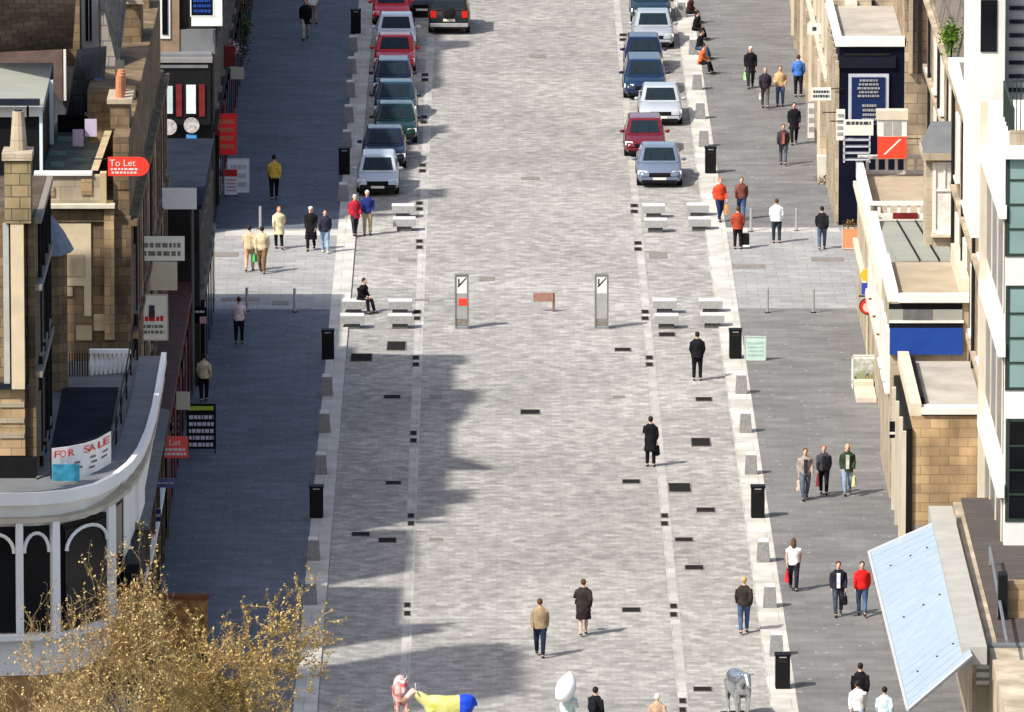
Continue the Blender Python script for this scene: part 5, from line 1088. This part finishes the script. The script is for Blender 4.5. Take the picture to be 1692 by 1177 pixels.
disc(2.08, .30, M_black, 'disc_rim', -.055); disc(2.08, .265, M_red, 'red_ring', -.065); disc(2.05, .17, mat('disc_pink', (.68, .48, .40), .5, .05), 'disc_centre', -.075)
MB().box(-.32, .32, -.05, .05, 2.42, 2.46).build('crossbar', M_black, t); MB().box(-.22, -.02, -.06, -.03, 2.50, 2.92).build('blue_panel', mat('sign_blue', (.03, .06, .35), .5, .05), t); MB().box(0, .20, -.06, -.03, 2.50, 2.92).build('white_panel', M_white, t)
MB().cyl((-.05, -.06, 3.2), .24, .03, 6, 'y').build('orange_panel', mat('sun_orange', (.85, .42, .03), .5, .05), t)
t = thing('display_stand', 'glass display stand with goods outside the right shops', 'display stand', PG(1428, 640)); f = MB()
for sx in (-.42, .42):
    for sy in (-.25, .25): f.box(sx-.02, sx+.02, sy-.02, sy+.02, 0, 1.1)
f.box(-.44, .44, -.27, -.23, .20, .25); f.box(-.44, .44, -.27, -.23, 1.06, 1.1); f.box(-.44, .44, .23, .27, 1.06, 1.1); f.build('frame', M_white, t)
MB().box(-.40, .40, -.22, .22, .25, .28).build('shelf', mat('glass_green', (.25, .38, .30), .2, .1), t); MB().box(-.40, .40, .21, .23, .28, 1.05).build('back_panel', mat('goods_grey', (.40, .40, .36), .6, .4, 7), t)
g_ = MB()
for i in range(7): g_.box(-.36+i*.105, -.28+i*.105, -.15, .1, .28, .42+.07*(i*5 % 4))
g_.build('goods', mat('goods', (.35, .20, .10), .7, .6, 9, col2=(.12, .30, .18)), t)
t = thing('stone_step', 'pale stone step below the glass display stand', 'step', PG(1432, 660)); MB().box(-.38, .32, -.6, 1.6, 0, .16).build('tread', M_cream, t); MB().box(-.36, .30, 1.6, 2.4, 0, .32).build('upper_tread', M_cream, t)
t, W, Hh, z0 = board(1470, 697, 1508, 724, 858, 'black hanging shop sign with a white line, right of the three women', M_black, bracket=-1); MB().box(-W/2, W/2, -.012, 0, z0+.12, z0+.20).build('white_line', M_white, t)
t, W, Hh, z0 = board(1232, 558, 1264, 595, 599, 'pale green board beside the black bin on the right kerb', mat('mint', (.46, .60, .52), .6, .05), 'pavement_board', 'board', frame=mat('mint_frame', (.42, .48, .43), .6, .05)); rows_on(t, W, Hh, z0, mat('mint_text', (.34, .50, .42)), 4, .15, .85, .1, 18)
# on the roof of the corner block: hoarding with red panel
t, W, Hh, z0 = board(1450, 226, 1498, 262, 522, 'red panel with a white diagonal line above the corner roof balustrade', mat('bright_red', (.75, .06, .03)), 'red_hoarding', 'hoarding', bracket=-1)
m = MB(); m.quad((-W*.3, -.012, z0+Hh*.18), (-W*.22, -.012, z0+Hh*.18), (W*.32, -.012, z0+Hh*.88), (W*.24, -.012, z0+Hh*.88)); m.build('white_stripe', M_white, t)
MB().box(-W/2, W/2, 0, .5, z0+Hh+.004, z0+Hh+.62).build('window_box', M_white, t); MB().box(-W/2-.04, W/2+.04, -.05, .55, z0+Hh+.62, z0+Hh+.95).build('top_panel', M_cream, t)
MB().box(-W*.3, -.02, -.02, 0, z0+Hh+.06, z0+Hh+.55).build('pane', M_steel, t); MB().box(.02, W*.3, -.02, 0, z0+Hh+.06, z0+Hh+.55).build('pane', M_steel, t)
t, W, Hh, z0 = board(1394, 198, 1443, 224, 522, 'white sign with dark letters on a shelf frame beside the red panel', mat('sign_pale', (.62, .62, .56)), bracket=1); rows_on(t, W, Hh, z0, M_ink, 1, .6, .95, .02, 19)
f = MB()
for k in range(4): f.box(-W/2, W/2-.1, 0, .4, z0-.2-k*.24, z0-.16-k*.24)
f.box(-W/2, -W/2+.05, 0, .4, z0-1.0, z0); f.box(W/2-.15, W/2-.1, 0, .4, z0-1.0, z0); f.build('shelf_frame', mat('silver_frame', (.42, .43, .46)), t)
t, W, Hh, z0 = board(1382, 181, 1396, 232, 515, 'narrow upright white sign at the left of the shelf frame', M_white, bracket=1); rows_on(t, W, Hh, z0, M_steel, 4, .1, .9, .1, 20)
# hanging flower basket and greenery on the left
def leaves(nm, m_, par, cen_, r_, n, seed, sz=.07):
    rr_ = random.Random(seed); mb = MB()
    for i in range(n):
        d = Vector((rr_.gauss(0, r_[0]), rr_.gauss(0, r_[1]), rr_.gauss(0, r_[2])))+Vector(cen_); n_2 = Vector((rr_.uniform(-1, 1), rr_.uniform(-1, 1), rr_.uniform(-1, 1))).normalized()*sz; s2 = n_2.cross(Vector((.3, .5, .8))).normalized()*sz*.7; mb.quad(d-n_2, d+s2, d+n_2, d-s2)
    return mb.build(nm, m_, par)
Yb_ = RY(250); X, Z = PY(378, 96, Yb_); t = thing('hanging_basket', 'pink and white hanging flower basket over the far left shops', 'flower basket', (X, Yb_, Z))
MB().ell((0, 0, .15), (.26, .26, .18), 12, 8).build('basket', M_iron, t); leaves('flowers', mat('pink_white', (.62, .22, .26), .8, .3, 9, col2=(.80, .76, .74)), t, (0, 0, .32), (.20, .2, .13), 420, 11, .06); MB().tube([(0, 0, .2), (0, 0, 1.2), (-.6, 0, 1.3)], .015, 6).build('bracket', M_iron, t)
p = P(399, 128, .1); t = thing('green_shrub', 'green shrub growing against the far left shopfront at the top', 'shrub', p); MB().tube([(0, 0, 0), (0, 0, 1.6)], [.05, .02], 6).build('stem', M_iron, t); leaves('foliage', M_green, t, (-.15, 0, 1.9), (.22, .4, .65), 900, 12, .09)

for i, (r, z_, w_, h_, m_, lab) in enumerate(((800, 2.5, .45, .6, M_cream, 'small cream upright sign above the maroon shop cornice'), (240, 2.7, .6, .5, M_cream, 'small cream sign far up the shaded left shops'), (300, 4.6, .5, .8, M_dred, 'dark red hanging sign just beyond the tall red one'))):
    X_ = -10.3 if r > 600 else -10.45; t = thing('projecting_sign', lab, 'sign', (X_, RY(r), z_)); MB().box(.05, .05+w_, 0, .06, 0, h_).build('board', m_, t); MB().tube([(0, .03, h_*.9), (.05+w_, .03, h_*.9+.05)], .02, 5).build('bracket', M_iron, t)
# ================= TREES =================
def tree(px_foot, row_foot, hgt, spread, label, seed, nleaf, leafm, bias=(0, 0), twigs=1.0, vis=None):
    rr_ = random.Random(seed); X = P(px_foot, row_foot, 0).x; t = thing('street_tree', label, 'tree', (X, RY(row_foot), .1), 0, None)
    trunk = MB(); tw = MB(); lf = MB(); tips = []
    def grow(p_, d_, l_, r_, lev):
        n = 4; pts = [p_]; rad = [r_]; q_ = p_.copy(); dd = d_.copy()
        for k in range(n):
            dd = (dd+Vector((rr_.gauss(0, .13), rr_.gauss(0, .13), .05+rr_.gauss(0, .08)))).normalized(); q_ = q_+dd*l_/n; pts.append(q_.copy()); rad.append(r_*(1-.45*(k+1)/n))
        (trunk if lev < 3 else tw).tube(pts, rad, 6 if lev < 3 else 3)
        if lev >= 4: tips.append((pts, dd))
        if lev < 6:
            for k in range((5, 4, 3, 3, 3, 2)[lev]):
                i_ = rr_.choice((2, 3, 4)) if lev else rr_.choice((3, 4)); a_ = rr_.uniform(0, 2*math.pi); sp = (.60, .75, .7, .75, .7, .6)[lev]
                side = dd.cross(Vector((math.cos(a_), math.sin(a_), .3))).normalized(); nd = (dd*(1-sp*.5)+side*sp+Vector((bias[0], bias[1], .22))).normalized()
                grow(pts[i_], nd, l_*rr_.uniform(.55, .92), max(rad[i_]*.62, .0085), lev+1)
    grow(Vector((0, 0, 0)), Vector((0, 0, 1)), hgt*.36, .17, 0)
    zmax = max(q_.z for pts, _ in tips for q_ in pts); k = hgt/zmax
    for mb in (trunk, tw): mb.v = [(v_[0]*k*spread, v_[1]*k*spread, v_[2]*k) for v_ in mb.v]
    per = max(1, round(nleaf/len(tips)))
    for pts, dd in tips:
        for j in range(per):
            a_ = rr_.choice(pts[1:]); c_ = Vector((a_.x*k*spread, a_.y*k*spread, a_.z*k))+Vector((rr_.gauss(0, .035), rr_.gauss(0, .035), rr_.gauss(0, .035)))
            n_2 = Vector((rr_.uniform(-1, 1), rr_.uniform(-1, 1), rr_.uniform(-.4, 1))).normalized()*rr_.uniform(.03, .065); s2 = n_2.cross(Vector((rr_.random(), .5, .8))).normalized()*.03; lf.quad(c_-n_2, c_+s2, c_+n_2, c_-s2)
    bark = mat('pale_bark', (.20, .17, .12), .9, .3, 8); tk = trunk.build('trunk', bark, t, smooth=True); tw.build('twigs', mat('twig_bark', (.42, .31, .15), .9, .3, 8), t); lf.build('crown', leafm, t)
    return t
bud = mat('budding_leaf', (.40, .25, .06), .8, .4, 2.5, col2=(.56, .44, .20)); bud2 = mat('brown_leaf', (.36, .21, .06), .8, .4, 2.5, col2=(.52, .42, .22))
tree(385, 1405, 7.3, 1.12, 'budding yellow brown tree at the bottom left, its crown over the pavement', 21, 24000, bud)
tree(265, 1440, 10.0, .55, 'tall thin budding tree in front of the left shopfronts, bottom left', 33, 9500, bud2)
tree(150, 1400, 7.2, .95, 'nearly bare tree in front of the white corner building', 44, 4000, bud2)
tree(590, 1440, 5.0, .8, 'low thin crowned tree just reaching the bottom edge left of the statues', 51, 3500, bud2)
# timber kiosk behind the branches
t = thing('kiosk', 'rust brown kiosk with dark top edge half hidden by branches', 'kiosk', (0, 0, 0))
MB().box(*[PY(228, 1100, RY(1180))[0], PY(343, 1100, RY(1180))[0]], RY(1180), RY(1180)+.3, .1, PY(228, 990, RY(1180))[1]).build('wall', mat('rust_timber', (.17, .085, .03), .85, .5, 5), t)
pface(t, 'top_edge', mat('dark_rust', (.09, .03, .015), .8, .3), 226, 984, 345, 990, 1180, .05, .4); pface(t, 'counter', M_black, 232, 1078, 338, 1092, 1180, .12, .1)
